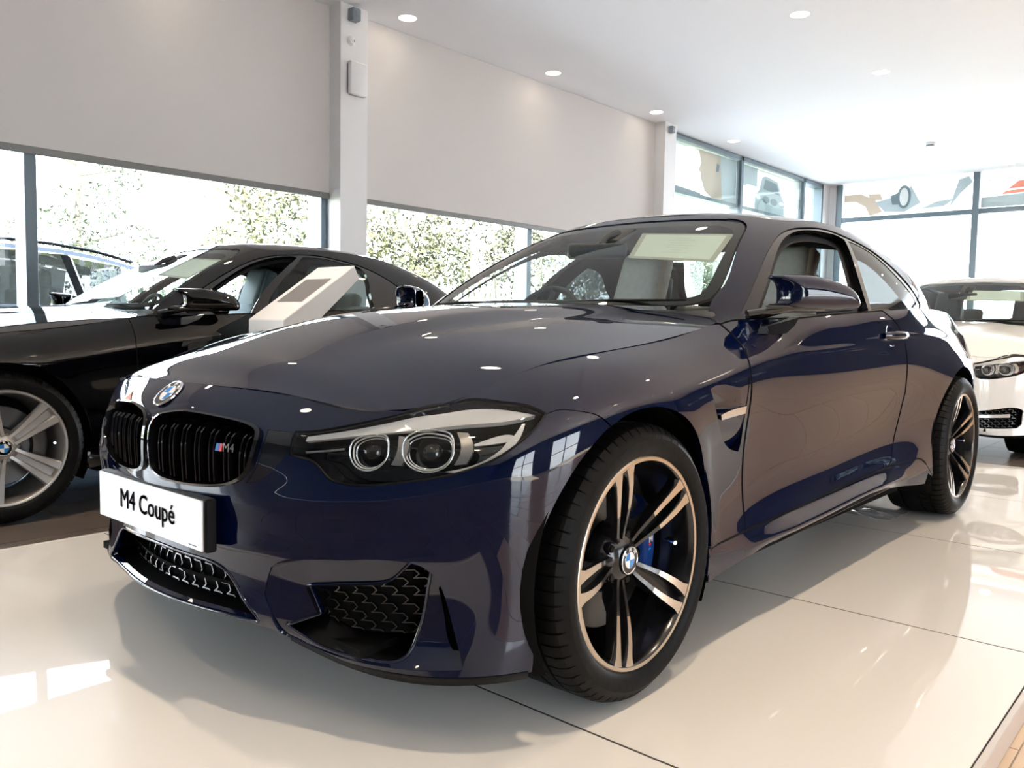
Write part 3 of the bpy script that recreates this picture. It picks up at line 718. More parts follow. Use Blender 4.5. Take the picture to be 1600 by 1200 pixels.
stems('trunk', [((0, 0, 0), (0, 0, 3.4), .20, .14), ((0, 0, 3.0), (-.5, 0, 4.6), .10, .04), ((0, 0, 3.1), (.3, 0, 5.6), .12, .05), ((.1, 0, 3.6), (2.6, .1, 3.9), .06, .02), ((1.2, .05, 3.75), (3.4, 0, 4.4), .04, .015), ((-.2, 0, 3.9), (-1.4, 0, 4.3), .05, .015), ((0, 0, 2.6), (-1.0, 0, 3.4), .06, .02)], t_)
leaf_cloud('foliage', [(2.6, 0, 4.0, .5), (3.4, 0, 4.4, .4), (-1.2, 0, 4.3, .4), (.3, 0, 5.4, .4), (.2, 0, 2.9, .4)], 500, .04, LEAF3, t_, 6)
for i, (x, y, lab) in enumerate(((7.4, 16.0, 'low pale shrub right of the pine tree'), (9.0, 19.5, 'low reddish shrub between the pine and the bare tree'), (13.4, 19.0, 'low pale shrub right of the bare tree'))):
    b = empty('shrub', (x, y, -.1), 0, lab, 'shrub'); leaf_cloud('foliage', [(rg.uniform(-1.2, 1.2), 0, rg.uniform(.6, 1.9), .6) for _ in range(8)], 1600, .05, LEAF3 if i else LEAF2, b, 30+i); stems('stems', [((0, 0, 0), (.2, 0, 1.6), .05, .02)], b)
bh = empty('brick_house', (-3.0, 24, -.1), 0, 'pale red brick house at the far left beyond the blue car', 'house')
box('house_wall', -3, 5.6, 0, 5, 0, 5.0, noise_col(mat('pink_brick', (.55, .30, .24), .9), 20, (.09, .04, .032), (.12, .06, .05)), bh)
bm = bmesh.new(); prism(bm, [(-.4, 5.0), (5.4, 5.0), (2.5, 7.4)], lambda a, b: (-3.4, a, b), lambda a, b: (6.0, a, b)); bmesh.ops.recalc_face_normals(bm, faces=bm.faces); from_bm('house_roof', bm, mat('slate', (.25, .22, .22), .8), bh)
for x in (1.0, 3.6): box('house_window', x, x+1.0, -.04, .02, 2.9, 4.0, WGLASS, bh)
# ------------------------------------------------------------------ car building blocks
L = lower_shell(); G = greenhouse()
lm = (L.us[:, None] > -.02) & np.ones(L.nv, bool)[None]; L.mask = lm
ARCF, ARCR = ((-.012, .335), .366), ((2.80, .338), .384)
def uvs_xz(pts, u0=None):
    """(x, z) points on the flank -> (u, v)"""
    L.mask = lm & (L.us[:, None] > (.93 if u0 is None else u0)) & (L.us[:, None] < 4.9)
    r = L.inv(np.array(pts, float), [0, 2]); L.mask = lm; return r
def arc_uv(arc, a0, a1, n=26):
    (cx, cz), r = arc; a = np.radians(np.linspace(a0, a1, n))
    return [tuple(q) for q in uvs_xz([(cx+r*math.cos(t), cz+r*math.sin(t)) for t in a])]
def SP(u, v, d=0):
    """point on the lower shell pushed d inward"""
    P = L.pos(u, v); N = L.nrm(u, v); return P-N*np.atleast_1d(d)[:, None]
class Hood:
    us = np.linspace(-.7, .8, 10); vs = np.linspace(0, .9, 10)
    ks = np.linspace(-.66, .70, 60)
    _x = np.array([-.66, -.652, -.615, -.533, -.434, -.333, -.214, -.02, .202, .421, .576, .64, .70])
    _y = np.array([0, .16, .37, .626, .70, .735, .755, .775, .785, .785, .775, .765, .76])
    _z = np.array([.733, .7315, .724, .703, .719, .757, .792, .820, .846, .870, .900, .912, .925])
    @staticmethod
    def z(x, y):
        x = np.asarray(x, float); y = abs(np.asarray(y, float))
        zc = nat_spline([-.70, -.60, -.45, -.25, 0, .3, .62, .75], np.array([.715, .762, .812, .862, .905, .938, .962, .968]), x)
        # shoulder line carried on smoothly past the seam corner
        zs = nat_spline([-.70, -.55, -.40, -.214, -.02, .202, .421, .576, .70], np.array([.655, .695, .735, .788, .822, .848, .871, .897, .922]), x)
        Y = nat_spline([-.70, -.55, -.40, -.214, -.02, .25, .6, .75], np.array([.60, .66, .715, .757, .776, .786, .776, .76]), x)
        t = y/Y
        c = 1-np.abs(t)**2.3
        z_ = zs+(zc-zs)*c
        wd = nat_spline([-.70, -.4, 0, .4, .75], np.array([.17, .24, .32, .38, .42]), x)
        s = np.clip((wd-y)/.19+.5, 0, 1); s = s*s*(3-2*s)
        a = np.clip((x+.55)/.6, 0, 1); a = a*a*(3-2*a)
        dz = nat_spline([-.72, -.66, -.60, -.52, -.434, -.333, -.214, -.02, .202, .421, .60, .75], np.array([.001, .003, .0088, .0080, .0060, 0, -.0060, -.0039, -.001, -.0072, -.004, .006]), x)
        w2 = np.clip((-x-.50)/.13, 0, 1); w2 = w2*w2*(3-2*w2); w1 = np.clip(t, 0, 1.1)**3; wt = w1+(1-w1)*w2
        return z_+.017*a*s*(1-.45*np.clip((x-.2)/.4, 0, 1))-.004*a-dz*wt
    def pos(s, u, v):
        u = np.atleast_1d(np.asarray(u, float)); v = np.atleast_1d(np.asarray(v, float)); return np.stack([u, -v, s.z(u, v)], 1)
    def nrm(s, u, v):
        h = 2e-3; u = np.asarray(u, float); v = np.asarray(v, float)
        zx = (s.z(u+h, v)-s.z(u-h, v))/(2*h); zy = (s.z(u, v+h)-s.z(u, v-h))/(2*h)
        n = np.stack([-zx, zy, np.ones_like(zx)], 1); return n/np.linalg.norm(n, axis=1)[:, None]
class Roof:
    """roof skin inside the top edge of the greenhouse"""
    def __init__(s):
        T = G.G[:, -1].copy(); T[:, 1] = abs(T[:, 1]); s.T = T[G.us >= 0]
        sl = (G.G[:, -1]-G.G[:, -3]); s.x0, s.x1 = s.T[0, 0], s.T[-1, 0]
    def z(s, x, y):
        x = np.asarray(x, float); y = abs(np.asarray(y, float))
        zc = nat_spline([1.25, 1.40, 1.6, 1.85, 2.15, 2.4, 2.6, 2.7], np.array([1.312, 1.354, 1.377, 1.386, 1.374, 1.343, 1.300, 1.27]), x)
        zr = nat_spline([1.25, 1.45, 1.62, 1.85, 2.15, 2.4, 2.6, 2.7], np.array([1.26, 1.306, 1.324, 1.334, 1.326, 1.297, 1.26, 1.235]), x)
        t = y/.60
        return zr+(zc-zr)*(1-t**2.4)
    pos = Hood.pos; nrm = Hood.nrm
HD = Hood(); RF = Roof()

def closed_tube(name, pts, r, m, parent, n=8, squash=1, N=None, smooth=True, label=None):
    """ring of round section along a closed line of 3-D points"""
    P = np.array(pts); k = len(P); T_ = np.roll(P, -1, 0)-np.roll(P, 1, 0); T_ /= np.linalg.norm(T_, axis=1)[:, None]
    if N is None:
        c = P.mean(0); N = np.cross(T_, P-c); N /= np.linalg.norm(N, axis=1)[:, None]
    B_ = np.cross(T_, N); V = []; F = []
    for i in range(k):
        for j in range(n):
            a = 2*PI*j/n; V.append(P[i]+r*(math.cos(a)*N[i]*squash+math.sin(a)*B_[i]))
    for i in range(k):
        for j in range(n): F.append((i*n+j, i*n+(j+1) % n, ((i+1) % k)*n+(j+1) % n, ((i+1) % k)*n+j))
    o = mesh(name, V, F, m, parent, smooth)
    if label: o['label'] = label
    return o
def mirror_copy(o, name=None):
    me = o.data.copy(); me.transform(Matrix.Scale(-1, 4, (0, 1, 0))); me.flip_normals()
    c = bpy.data.objects.new(name or o.name.split('.')[0], me); C.objects.link(c); c.parent = o.parent
    if 'label' in o: c['label'] = o['label']
    return c

# ---- outlines in (u, v) of the body side
LAMP = [(0.442,6.80),(0.464,5.952),(0.489,5.886),(0.518,5.819),(0.545,5.605),(0.57,5.3),(0.605,5.162),(0.658,5.115),(0.728,5.151),(0.788,5.178),(0.842,5.222),(0.882,5.292),(0.928,5.421),(0.973,5.627),(1.016,5.867),(1.054,6.184),(1.020,6.60),(0.951,7.10),(0.860,7.75),(0.800,7.99),(0.640,7.99),(0.583,7.58),(0.521,7.12),(0.471,6.87)]
KIDNEY = [(0.010,6.20),(0.024,6.46),(0.064,6.644),(0.123,6.755),(0.202,6.792),(0.275,6.81),(0.335,6.777),(0.364,6.640),(0.376,6.293),(0.376,5.789),(0.363,5.36),(0.339,5.119),(0.304,4.957),(0.246,4.862),(0.173,4.831),(0.099,4.847),(0.045,4.93),(0.019,5.105),(0.011,5.554),(0.009,6.004)]
TRIM = [(0.380,6.70),(0.437,6.74),(0.455,6.212),(0.452,5.833),(0.423,5.417),(0.385,5.12),(0.352,5.04),(0.375,5.365),(0.388,5.795),(0.388,6.299)]
INTAKE = [(0.5,2.441),(0.586,2.569),(0.668,2.637),(0.701,2.714),(0.729,2.976),(0.751,3.221),(0.772,3.112),(0.789,2.914),(0.782,2.478),(0.774,1.904),(0.758,1.262),(0.74,0.772),(0.717,0.56),(0.661,0.50),(0.575,0.46),(0.515,0.60),(0.451,1.17),(0.488,1.457),(0.534,1.729),(0.516,2.091)]
INSERT = [(.392,2.05),(.400,2.45),(.414,2.88),(.448,3.13),(.495,3.235),(.612,3.351),(.695,3.335),(.745,3.24),(.780,3.08),(.804,2.78),(.826,2.158),(.841,1.55),(.856,.864),(.860,.42),(.750,.34),(.60,.32),(.50,.33),(.447,.50),(.425,1.2)]
SLIT = [(0.802,2.471),(0.81,2.602),(0.831,1.911),(0.852,1.002),(0.837,1.024),(0.829,1.167),(0.816,1.75)]
LOWER = [(0,2.77),(0.053,2.754),(0.182,2.685),(0.264,2.541),(0.29,2.329),(0.317,1.966),(0.353,1.516),(0.379,1.15),(0.377,1.02),(0.350,0.96),(0.286,0.92),(0.207,0.90),(0.084,0.91),(0,0.92)]
GILL = [(1.686,5.70),(1.699,5.364),(1.723,4.971),(1.757,4.584),(1.799,4.2),(1.862,3.851),(1.940,3.66),(1.948,3.80),(1.946,4.201),(1.944,5.70),(1.835,5.80),(1.739,5.80)]
STRIP = [(1.755,4.857),(1.796,4.889),(1.938,4.844),(1.938,4.64),(1.819,4.687),(1.765,4.696)]
DOORF = [(1.985,7.9),(1.975,7.234),(1.965,6.352),(1.96,5.688),(1.965,4.985),(1.985,3.274),(1.985,1.604),(1.975,1.285)]
DOORR = [(3.245,1.37),(3.284,1.484),(3.373,2.485),(3.414,3.254),(3.425,4.152),(3.39,4.808),(3.365,5.694),(3.344,6.561),(3.300,7.336),(3.240,7.673),(3.18,7.99)]
SILL = [(1.76,1.281),(1.83,1.285),(1.975,1.275),(2.334,1.25),(2.699,1.29),(3.245,1.34)]
UEND = float(L.us[-1]); SILLB = [(3.50, 1.30), (3.66, 1.22), (3.80, 1.12)]
def arcs():
    f = arc_uv(ARCF, 190, -18, 34)          # front arch from its front foot over the top to the rear foot
    r = arc_uv(ARCR, 196, -16, 34)
    return f, r

def emblem(name, parent, M, R, letters=True):
    """round badge: chrome ring, black band with letters, blue and white quarters"""
    bm = bmesh.new()
    lathe(bm, [(R*.90, .0), (R*.90, .0022), (R*.95, .0034), (R, .0028), (R*1.02, .0)], 48, 'z', mi=0)
    lathe(bm, [(R*.58, .0018), (R*.91, .0018)], 48, 'z', mi=1)
    lathe(bm, [(R*.555, .0018), (R*.56, .0026), (R*.59, .0026), (R*.595, .0018)], 48, 'z', mi=0)
    c = bm.verts.new((0, 0, .0021)); ring = [bm.verts.new((R*.56*math.cos(2*PI*k/48), R*.56*math.sin(2*PI*k/48), .0020)) for k in range(48)]
    for k in range(48):
        f = bm.faces.new((c, ring[k], ring[(k+1) % 48])); f.material_index = 3 if (k//12) in (1, 3) else 2
    if letters:
        for ch, a in (('B', 138), ('M', 90), ('W', 42)):
            a = math.radians(a); cu = bpy.data.curves.new('t', 'FONT'); cu.body = ch; cu.size = R*.36; cu.align_x = 'CENTER'; cu.align_y = 'CENTER'; cu.extrude = .0003; cu.offset = R*.012; cu.resolution_u = 2
            t = bpy.data.objects.new('t', cu); C.objects.link(t); me = bpy.data.meshes.new_from_object(t.evaluated_get(bpy.context.evaluated_depsgraph_get()))
            bpy.data.objects.remove(t)
            me.transform(Matrix.Translation((R*.745*math.cos(a), R*.745*math.sin(a), .0024)) @ Matrix.Rotation(a-PI/2, 4, 'Z'))
            nf = len(bm.faces); bm.from_mesh(me); bm.faces.ensure_lookup_table()
            for f in bm.faces[nf:]: f.material_index = 2
    bmesh.ops.transform(bm, matrix=M, verts=bm.verts)
    return from_bm(name, bm, [CHROME, GLOSSB, WHITE_E, BLUE_E], parent)
def frame_matrix(o, n, up=(0, 0, 1)):
    n = Vector(n).normalized(); x = Vector(up).cross(n).normalized(); y = n.cross(x)
    M = Matrix((x, y, n)).transposed().to_4x4(); M.translation = Vector(o); return M

# ---- wheels: axis along y, outer face towards -y, lip plane at y = 0
def make_wheel(parent, x, y, z, R=.3305, W=.255, rl=.2535, base=110, style='dark', far=False, name='wheel'):
    w_ = empty(name, (x, y, z)); w_.parent = parent
    if far: w_.rotation_euler = (0, 0, PI)
    bm = bmesh.new(); y0 = .004; s = W
    prof = [(rl-.004, .012), (rl+.002, .001), (rl+.010, -.006), (rl+.028, -.012), (R*.5+rl*.5+.004, -.011), (R-.022, -.002), (R-.008, .010), (R-.001, .028), (R, .05),
            (R, .058), (R-.007, .059), (R-.007, .066), (R, .067), (R+.0005, .105), (R-.007, .106), (R-.007, .114), (R+.0005, .115), (R+.0005, W-.09), (R-.007, W-.089), (R-.007, W-.081), (R, W-.08), (R, W-.04), (R-.006, W-.012), (R-.03, W), (rl+.02, W+.004), (rl, W-.008)]
    rows = []; angs = [2*PI*(k+f)/64 for k in range(64) for f in (0, .84, .87, .97)]; na = len(angs)
    for i, (r_, h_) in enumerate(prof):
        row = []
        for j, a in enumerate(angs):
            q = r_-(.0055 if (j % 4 >= 2 and 6 <= i <= 10) else 0)-(.005 if (j % 4 >= 2 and i in (13, 18)) else 0)
            row.append(bm.verts.new((q*math.cos(a), h_, q*math.sin(a))))
        rows.append(row)
    for i in range(len(rows)-1):
        for j in range(na): bm.faces.new((rows[i][j], rows[i][(j+1) % na], rows[i+1][(j+1) % na], rows[i+1][j]))
    if not far:                                            # raised marks on the side wall
        for c in range(8):
            for r0 in (0, 1):
                if (c+r0) % 2 and c < 4 or c >= 4 and r0 == 0:
                    a = math.radians(66+c*3.0+(3 if c >= 4 else 0)); rr = rl+.034+.010*r0; w0, h0 = .0045, (.0045 if c < 4 else .010)
                    e1 = Vector((math.cos(a), 0, math.sin(a))); e2 = Vector((-math.sin(a), 0, math.cos(a))); cc = e1*(rr+(.005 if c >= 4 else 0))
                    vv = [bm.verts.new(cc+e1*x_*h0+e2*y_*w0+Vector((0, -.0128, 0))) for x_, y_ in ((-1, -1), (1, -1), (1, 1), (-1, 1))]; bm.faces.new(vv)
    from_bm('tyre', bm, RUBBER, w_, 28)
    bm = bmesh.new(); di = {}
    # barrel
    lathe(bm, [(rl+.0, .010), (rl+.0015, .002), (rl-.002, -.001), (rl-.010, .000)], 90, mi=0)
    lathe(bm, [(rl-.010, .000), (rl-.015, .006), (rl-.017, .020), (rl-.022, .05), (rl-.030, .10), (rl-.034, W-.03), (rl-.02, W-.01)], 90, mi=1)
    fm = WARMSIL if style == 'dark' else RIMSIL; dm = RIMDARK if style == 'dark' else RIMSIL
    from_bm('rim', bm, [fm, dm], w_, 40)
    # hub
    bm = bmesh.new()
    hy = .046 if style == 'dark' else .030
    lathe(bm, [(.034, hy-.004), (.040, hy-.002), (.052, hy+.006), (.072, hy+.022), (.082, hy+.05), (.082, .11), (.0, .11)], 60, mi=0)
    for k in range(5):
        a = math.radians(base+36+72*k); cx, cz = .058*math.cos(a), .058*math.sin(a)
        M = Matrix.Translation((cx, hy+.004, cz)); lathe(bm, [(.0001, .003), (.0085, .003), (.0095, .006), (.0095, .018)], 12, mi=1, M=M)
        lathe(bm, [(.0125, .010), (.0145, .004), (.016, .006), (.0165, .020)], 14, mi=0, M=M)
    from_bm('hub', bm, [dm if style == 'dark' else RIMSIL, SATIN if style != 'dark' else MATTB], w_, 40)
    emblem('hub_cap', w_, frame_matrix((0, hy-.008, 0), (0, -1, 0)), .034)
    bm = bmesh.new(); lathe(bm, [(.0, hy+.03), (.036, hy-.002), (.0355, hy-.008), (.034, hy-.007), (.0, hy-.0075)], 40)
    from_bm('cap_body', bm, GLOSSB, w_, 40)
    # five twin spokes
    for k in range(5):
        bm = bmesh.new(); a0 = math.radians(base+72*k)
        er = Vector((math.cos(a0), 0, math.sin(a0))); et = Vector((-math.sin(a0), 0, math.cos(a0))); ey = Vector((0, 1, 0))
        for sg in (-1, 1):
            if style == 'dark':
                rr = [.046, .07, .10, .13, .155, .19, .22, rl-.012]
                off = [.010, .014, .0185, .0225, .0245, .0255, .0245, .0255]
                hw = [.0045, .0050, .0052, .0060, .0072, .0088, .0108, .0165]
                dy = [hy+.006, hy+.000, hy-.010, hy-.020, hy-.027, .010, .0045, .0012]
            else:
                rr = [.046, .07, .10, .13, .16, .19, .22, rl-.010]
                off = [.019, .020, .023, .0265, .030, .0335, .037, .041]
                hw = [.0065, .0065, .0075, .009, .0105, .0120, .0140, .017]
                dy = [hy+.002, hy-.004, hy-.012, .016, .012, .008, .004, .0012]
            sec = []
            for r_, o_, h_, y_ in zip(rr, off, hw, dy):
                c = er*r_+et*(sg*o_); dd = .030+.012*(r_ < .12)
                inn = 1.0
                sec.append([bm.verts.new(c+et*(-h_)+ey*y_), bm.verts.new(c+et*h_+ey*y_), bm.verts.new(c+et*(h_*1.5)+ey*(y_+.010)), bm.verts.new(c+et*(h_*1.25)+ey*(y_+dd)), bm.verts.new(c-et*(h_*1.25)+ey*(y_+dd)), bm.verts.new(c-et*(h_*1.5)+ey*(y_+.010))])
            for i in range(len(sec)-1):
                for j in range(6):
                    f = bm.faces.new((sec[i][j], sec[i][(j+1) % 6], sec[i+1][(j+1) % 6], sec[i+1][j]))
                    f.material_index = 0 if (j == 0 and (style != 'dark' or i >= 3)) else 1
            bm.faces.new(sec[0][::-1]).material_index = 1; bm.faces.new(sec[-1]).material_index = 1
        # web behind the pair
        w0 = [bm.verts.new(er*r_+et*(s_*o_)+ey*y_) for r_, o_, y_ in ((.05, .018, hy+.020), (rl-.012, .040, .030)) for s_ in (-1, 1)]
        bm.faces.new((w0[0], w0[1], w0[3], w0[2])).material_index = 1
        bmesh.ops.recalc_face_normals(bm, faces=bm.faces)
        from_bm('spoke', bm, [fm, dm], w_, 35)
    # disc, caliper, valve
    bm = bmesh.new(); lathe(bm, [(.085, .118), (.090, .105), (.175, .105), (.178, .108), (.178, .132), (.175, .135), (.08, .135)], 64)
    from_bm('brake_disc', bm, DISC, w_, 30)
    bm = bmesh.new(); M = Matrix.Rotation(math.radians(-6), 4, 'Y')
    n_ = 9; rows = []
    for i in range(n_):
        a = math.radians(-32+64*i/(n_-1)); e = 1-.0*abs(i-4)
        t_ = .085 if 0 < i < n_-1 else .095
        rows.append([bm.verts.new(M @ Vector((r_*math.cos(a), y_, r_*math.sin(a)))) for r_, y_ in ((.128, t_+.004), (.135, t_-.006), (.180, t_-.004), (.200, t_+.012), (.200, .145), (.128, .145))])
    for i in range(n_-1):
        for j in range(6): bm.faces.new((rows[i][j], rows[i][(j+1) % 6], rows[i+1][(j+1) % 6], rows[i+1][j]))
    bm.faces.new(rows[0]); bm.faces.new(rows[-1]); bmesh.ops.recalc_face_normals(bm, faces=bm.faces)
    from_bm('brake_caliper', bm, CALBLUE if style == 'dark' else DISC, w_, 40)
    if style == 'dark' and not far:
        bm = bmesh.new()
        for q, mi_ in ((0, 0), (1, 1), (2, 2)):
            bx(bm, .150+.0, .160, .0775, .0795, -.012+.006*q, -.007+.006*q, mi=mi_)
        o = from_bm('caliper_stripes', bm, [BLUE_E, DBLUE_E, REDE], w_)
        text_mesh('caliper_letter', 'M', .022, WHITE_E, w_, frame_matrix((.158, .0775, .014), (0, -1, 0)), .0008, bold=.0005)
    bm = bmesh.new(); tube(bm, [(.222, .075, .003), (.212, .045, .003)], .004, 10); tube(bm, [(.213, .047, .003), (.209, .036, .003)], [.0062, .0058], 10)
    from_bm('valve', bm, CHROME, w_, 40)
    return w_
# ------------------------------------------------------------------ a car, nose towards -x, wheels on z = 0
def lamp_details(car, lens_near, near=True, amber=False):
    """inside of the headlamp: housing, corona rings, projectors, light guide"""
    res = []
    def P(q, d):
        q = np.array(q, float); return SP(q[:, 0], q[:, 1], np.full(len(q), d) if np.isscalar(d) else np.array(d))
    def plate(name, q, d, t, m, d2=None, kink=30):
        q = spline_poly(q, .006, kink, np.array([1, .09])); n = len(q)
        dd = np.full(n, d) if d2 is None else np.interp(q[:, 0], [q[:, 0].min(), q[:, 0].max()], [d, d2])
        A_ = P(q, dd); B_ = P(q, dd+t); c = A_.mean(0)
        vo, _, fo, *_r = geometry.delaunay_2d_cdt([Vector((a, b*.09)) for a, b in q], [(i, (i+1) % n) for i in range(n)], [], 0, 1e-7)
        cen = np.array([np.mean([tuple(vo[i]) for i in f], axis=0) for f in fo]); k = inside(cen, q*[1, .09])
        W = np.array([tuple(v) for v in vo])/[1, .09]
        if len(W) != n: A_ = P(W, d); B_ = P(W, d+t)
        F = [tuple(f) for f, z in zip(fo, k) if z]
        F2 = F+[tuple(i+len(A_) for i in f[::-1]) for f in F]+[(i, i+len(A_), (i+1) % n+len(A_), (i+1) % n) for i in range(n)]
        o = mesh(name, np.concatenate([A_, B_]), F2, m, car)
        bm = bmesh.new(); bm.from_mesh(o.data); bmesh.ops.recalc_face_normals(bm, faces=bm.faces); bm.to_mesh(o.data); bm.free()
        o.data.shade_smooth(); o.data.set_sharp_from_angle(angle=math.radians(35)); res.append(o); return o
    def ring(name, q, d, r, m):
        q = spline_poly(q, .006, 60, np.array([1, .09])); o = closed_tube(name, P(q, d), r, m, car, 6); res.append(o); return o
    def grow(q, f): q = np.array(q); c = q.mean(0); return [tuple(c+(a-c)*f) for a in q]
    brow = [(0.470,6.70),(0.533,7.02),(0.600,7.38),(0.660,7.62),(0.790,7.64),(0.870,7.42),(0.95,6.98),(1.032,6.40),(0.943,6.52),(0.856,6.76),(0.72,6.92),(0.584,6.84),(0.475,6.52)]
    r1 = [(0.595,6.90),(0.585,6.72),(0.594,6.283),(0.612,5.841),(0.632,5.60),(0.666,5.57),(0.687,5.809),(0.685,6.289),(0.656,6.80),(0.622,6.95)]
    r2 = [(0.738,6.90),(0.717,6.70),(0.719,6.212),(0.733,5.742),(0.758,5.47),(0.805,5.407),(0.825,5.617),(0.830,6.074),(0.819,6.516),(0.790,6.76)]
    plate('light_bar', brow, .012, .012, FROST, .016)
    for q, nm in ((r1, 'corona_ring'), (r2, 'corona_ring')):
        ring(nm, q, .016, .0022, CHROME); ring(nm, grow(q, .92), .028, .002, FROST); ring(nm, grow(q, .86), .040, .0022, CHROME)
        # projector ball behind
        c = np.array(q).mean(0); o_ = P([tuple(c)], .060)[0]; n_ = L.nrm([c[0]], [c[1]])[0]
        nn = Vector(n_)*.6+Vector((-.75, -.25, .05)); bm = bmesh.new()
        lathe(bm, [(.0001, .022), (.014, .019), (.024, .012), (.029, 0), (.031, -.004), (.036, -.002), (.038, -.02), (.036, -.04)], 28, 'z', frame_matrix(o_, nn))
        bmesh.ops.recalc_face_normals(bm, faces=bm.faces); res.append(from_bm('projector', bm, GLOSSB, car, 50))
    plate('reflector', [(0.688,6.80),(0.712,6.70),(0.727,6.40),(0.730,6.042),(0.724,5.66),(0.700,5.70),(0.706,5.95),(0.700,6.45)], .022, .014, SATIN)
    plate('reflector', [(0.832,6.62),(0.858,6.50),(0.868,6.187),(0.869,5.743),(0.858,5.47),(0.832,5.50),(0.842,5.75),(0.843,6.16)], .022, .014, SATIN)
    plate('light_blade', [(0.816,5.34),(0.86,5.367),(0.905,5.486),(0.949,5.77),(0.990,6.22),(0.998,6.20),(0.972,5.72),(0.928,5.44),(0.882,5.31),(0.842,5.27)], .012, .006, FROST if not amber else AMBER, kink=50)
    plate('turn_lamp', [(0.873,6.02),(0.970,5.93),(0.975,5.86),(0.945,5.66),(0.932,5.64),(0.948,5.84),(0.874,5.95)], .020, .006, FROST if not amber else AMBER, kink=50)
    plate('side_marker', [(0.485,6.16),(0.575,6.34),(0.578,6.26),(0.490,6.08)], .020, .006, SATIN)
    return res

def grille_mesh(name, outline, depth, m, car, cw=.042, ch=.030, r=.0016, sc=(1, .09), dfun=None, side=-1, skew=0):
    """honeycomb wires clipped to an outline on the body shell"""
    O = spline_poly(outline, .01, 38, np.array(sc))*np.array(sc); lo, hi = O.min(0), O.max(0); V = []; F = []
    def wire(a, b):
        n = 3; q = np.array([a+(b-a)*t for t in np.linspace(0, 1, n)]); 
        ins = inside(q, O)
        if ins.sum() < 2: return
        q = q[ins]; uv = q/np.array(sc); p = SP(uv[:, 0], uv[:, 1], depth); nr = L.nrm(uv[:, 0], uv[:, 1])
        d = p[-1]-p[0]; t = np.cross(nr[0], d); t /= max(np.linalg.norm(t), 1e-9)
        b0 = len(V)
        for pp, nn in zip(p, nr): V.extend([pp+t*r, pp-t*r, pp-t*r-nn*.010, pp+t*r-nn*.010])
        for i in range(len(p)-1):
            for j in (0, 1, 3): F.append((b0+i*4+j, b0+i*4+(j+1) % 4, b0+i*4+4+(j+1) % 4, b0+i*4+4+j))
    nx = int((hi[0]-lo[0])/cw)+2; ny = int((hi[1]-lo[1])/ch)+3
    for i in range(-1, nx):
        for j in range(-1, ny):
            c = lo+np.array([cw*(i+.5*(j % 2)), ch*j+skew*cw*i]); w_ = cw; h = ch
            # elongated hexagon cell
            A = c+[-.18*w_, h*.5]; B = c+[.18*w_+.10*w_, h*.5]; D = c+[.5*w_, 0]; E_ = c+[.28*w_, -h*.5]
            wire(c+np.array([-.28*w_, h*.5]), c+np.array([.28*w_, h*.5])); wire(c+np.array([.28*w_, h*.5]), c+np.array([.5*w_, 0]))
            wire(c+np.array([.5*w_, 0]), c+np.array([.28*w_, -h*.5]))
    V = np.array(V)
    if side == 0: n = len(V); V = np.concatenate([V, V*[1, -1, 1]]); F = F+[tuple(i+n for i in f[::-1]) for f in F]
    return mesh(name, V, F, m, car)

def rounded(name, x0, x1, y0, y1, z0, z1, m, parent, bev=.03, seg=4, M=None, taper=None):
    bm = bmesh.new(); vs = bx(bm, x0, x1, y0, y1, z0, z1, bev, seg=seg)
    if taper:
        zc = (z1-z0)
        for v in bm.verts:
            t = (v.co.z-z0)/zc; v.co.y = (y0+y1)/2+(v.co.y-(y0+y1)/2)*(1-taper*t)
    if M is not None: bmesh.ops.transform(bm, matrix=M, verts=bm.verts)
    return from_bm(name, bm, m, parent, 50)

def seat(car, x, y, mt, mt2, back=True):
    s = empty('seat', (x, y, 0)); s.parent = car
    rounded('cushion', -.50, .05, -.25, .25, .38, .54, mt, s, .05)
    M = Matrix.Translation((.02, 0, .50)) @ Matrix.Rotation(math.radians(20), 4, 'Y')
    rounded('backrest', -.07, .07, -.25, .25, .0, .54, mt, s, .05, M=M, taper=.35)
    rounded('headrest', -.055, .055, -.135, .135, .46, .80, mt, s, .045, M=M, taper=.12)
    for sg in (-1, 1):
        rounded('bolster', -.13, .02, sg*.20-.05, sg*.20+.05, .02, .42, mt2, s, .04, M=M, taper=.0)
    rounded('headrest_side', -.035, .045, -.139, -.10, .46, .79, mt2, s, .018, M=M)
    rounded('seat_shell', .055, .085, -.20, .20, .02, .70, TRIMD, s, .012, M=M, taper=.35)
    return s

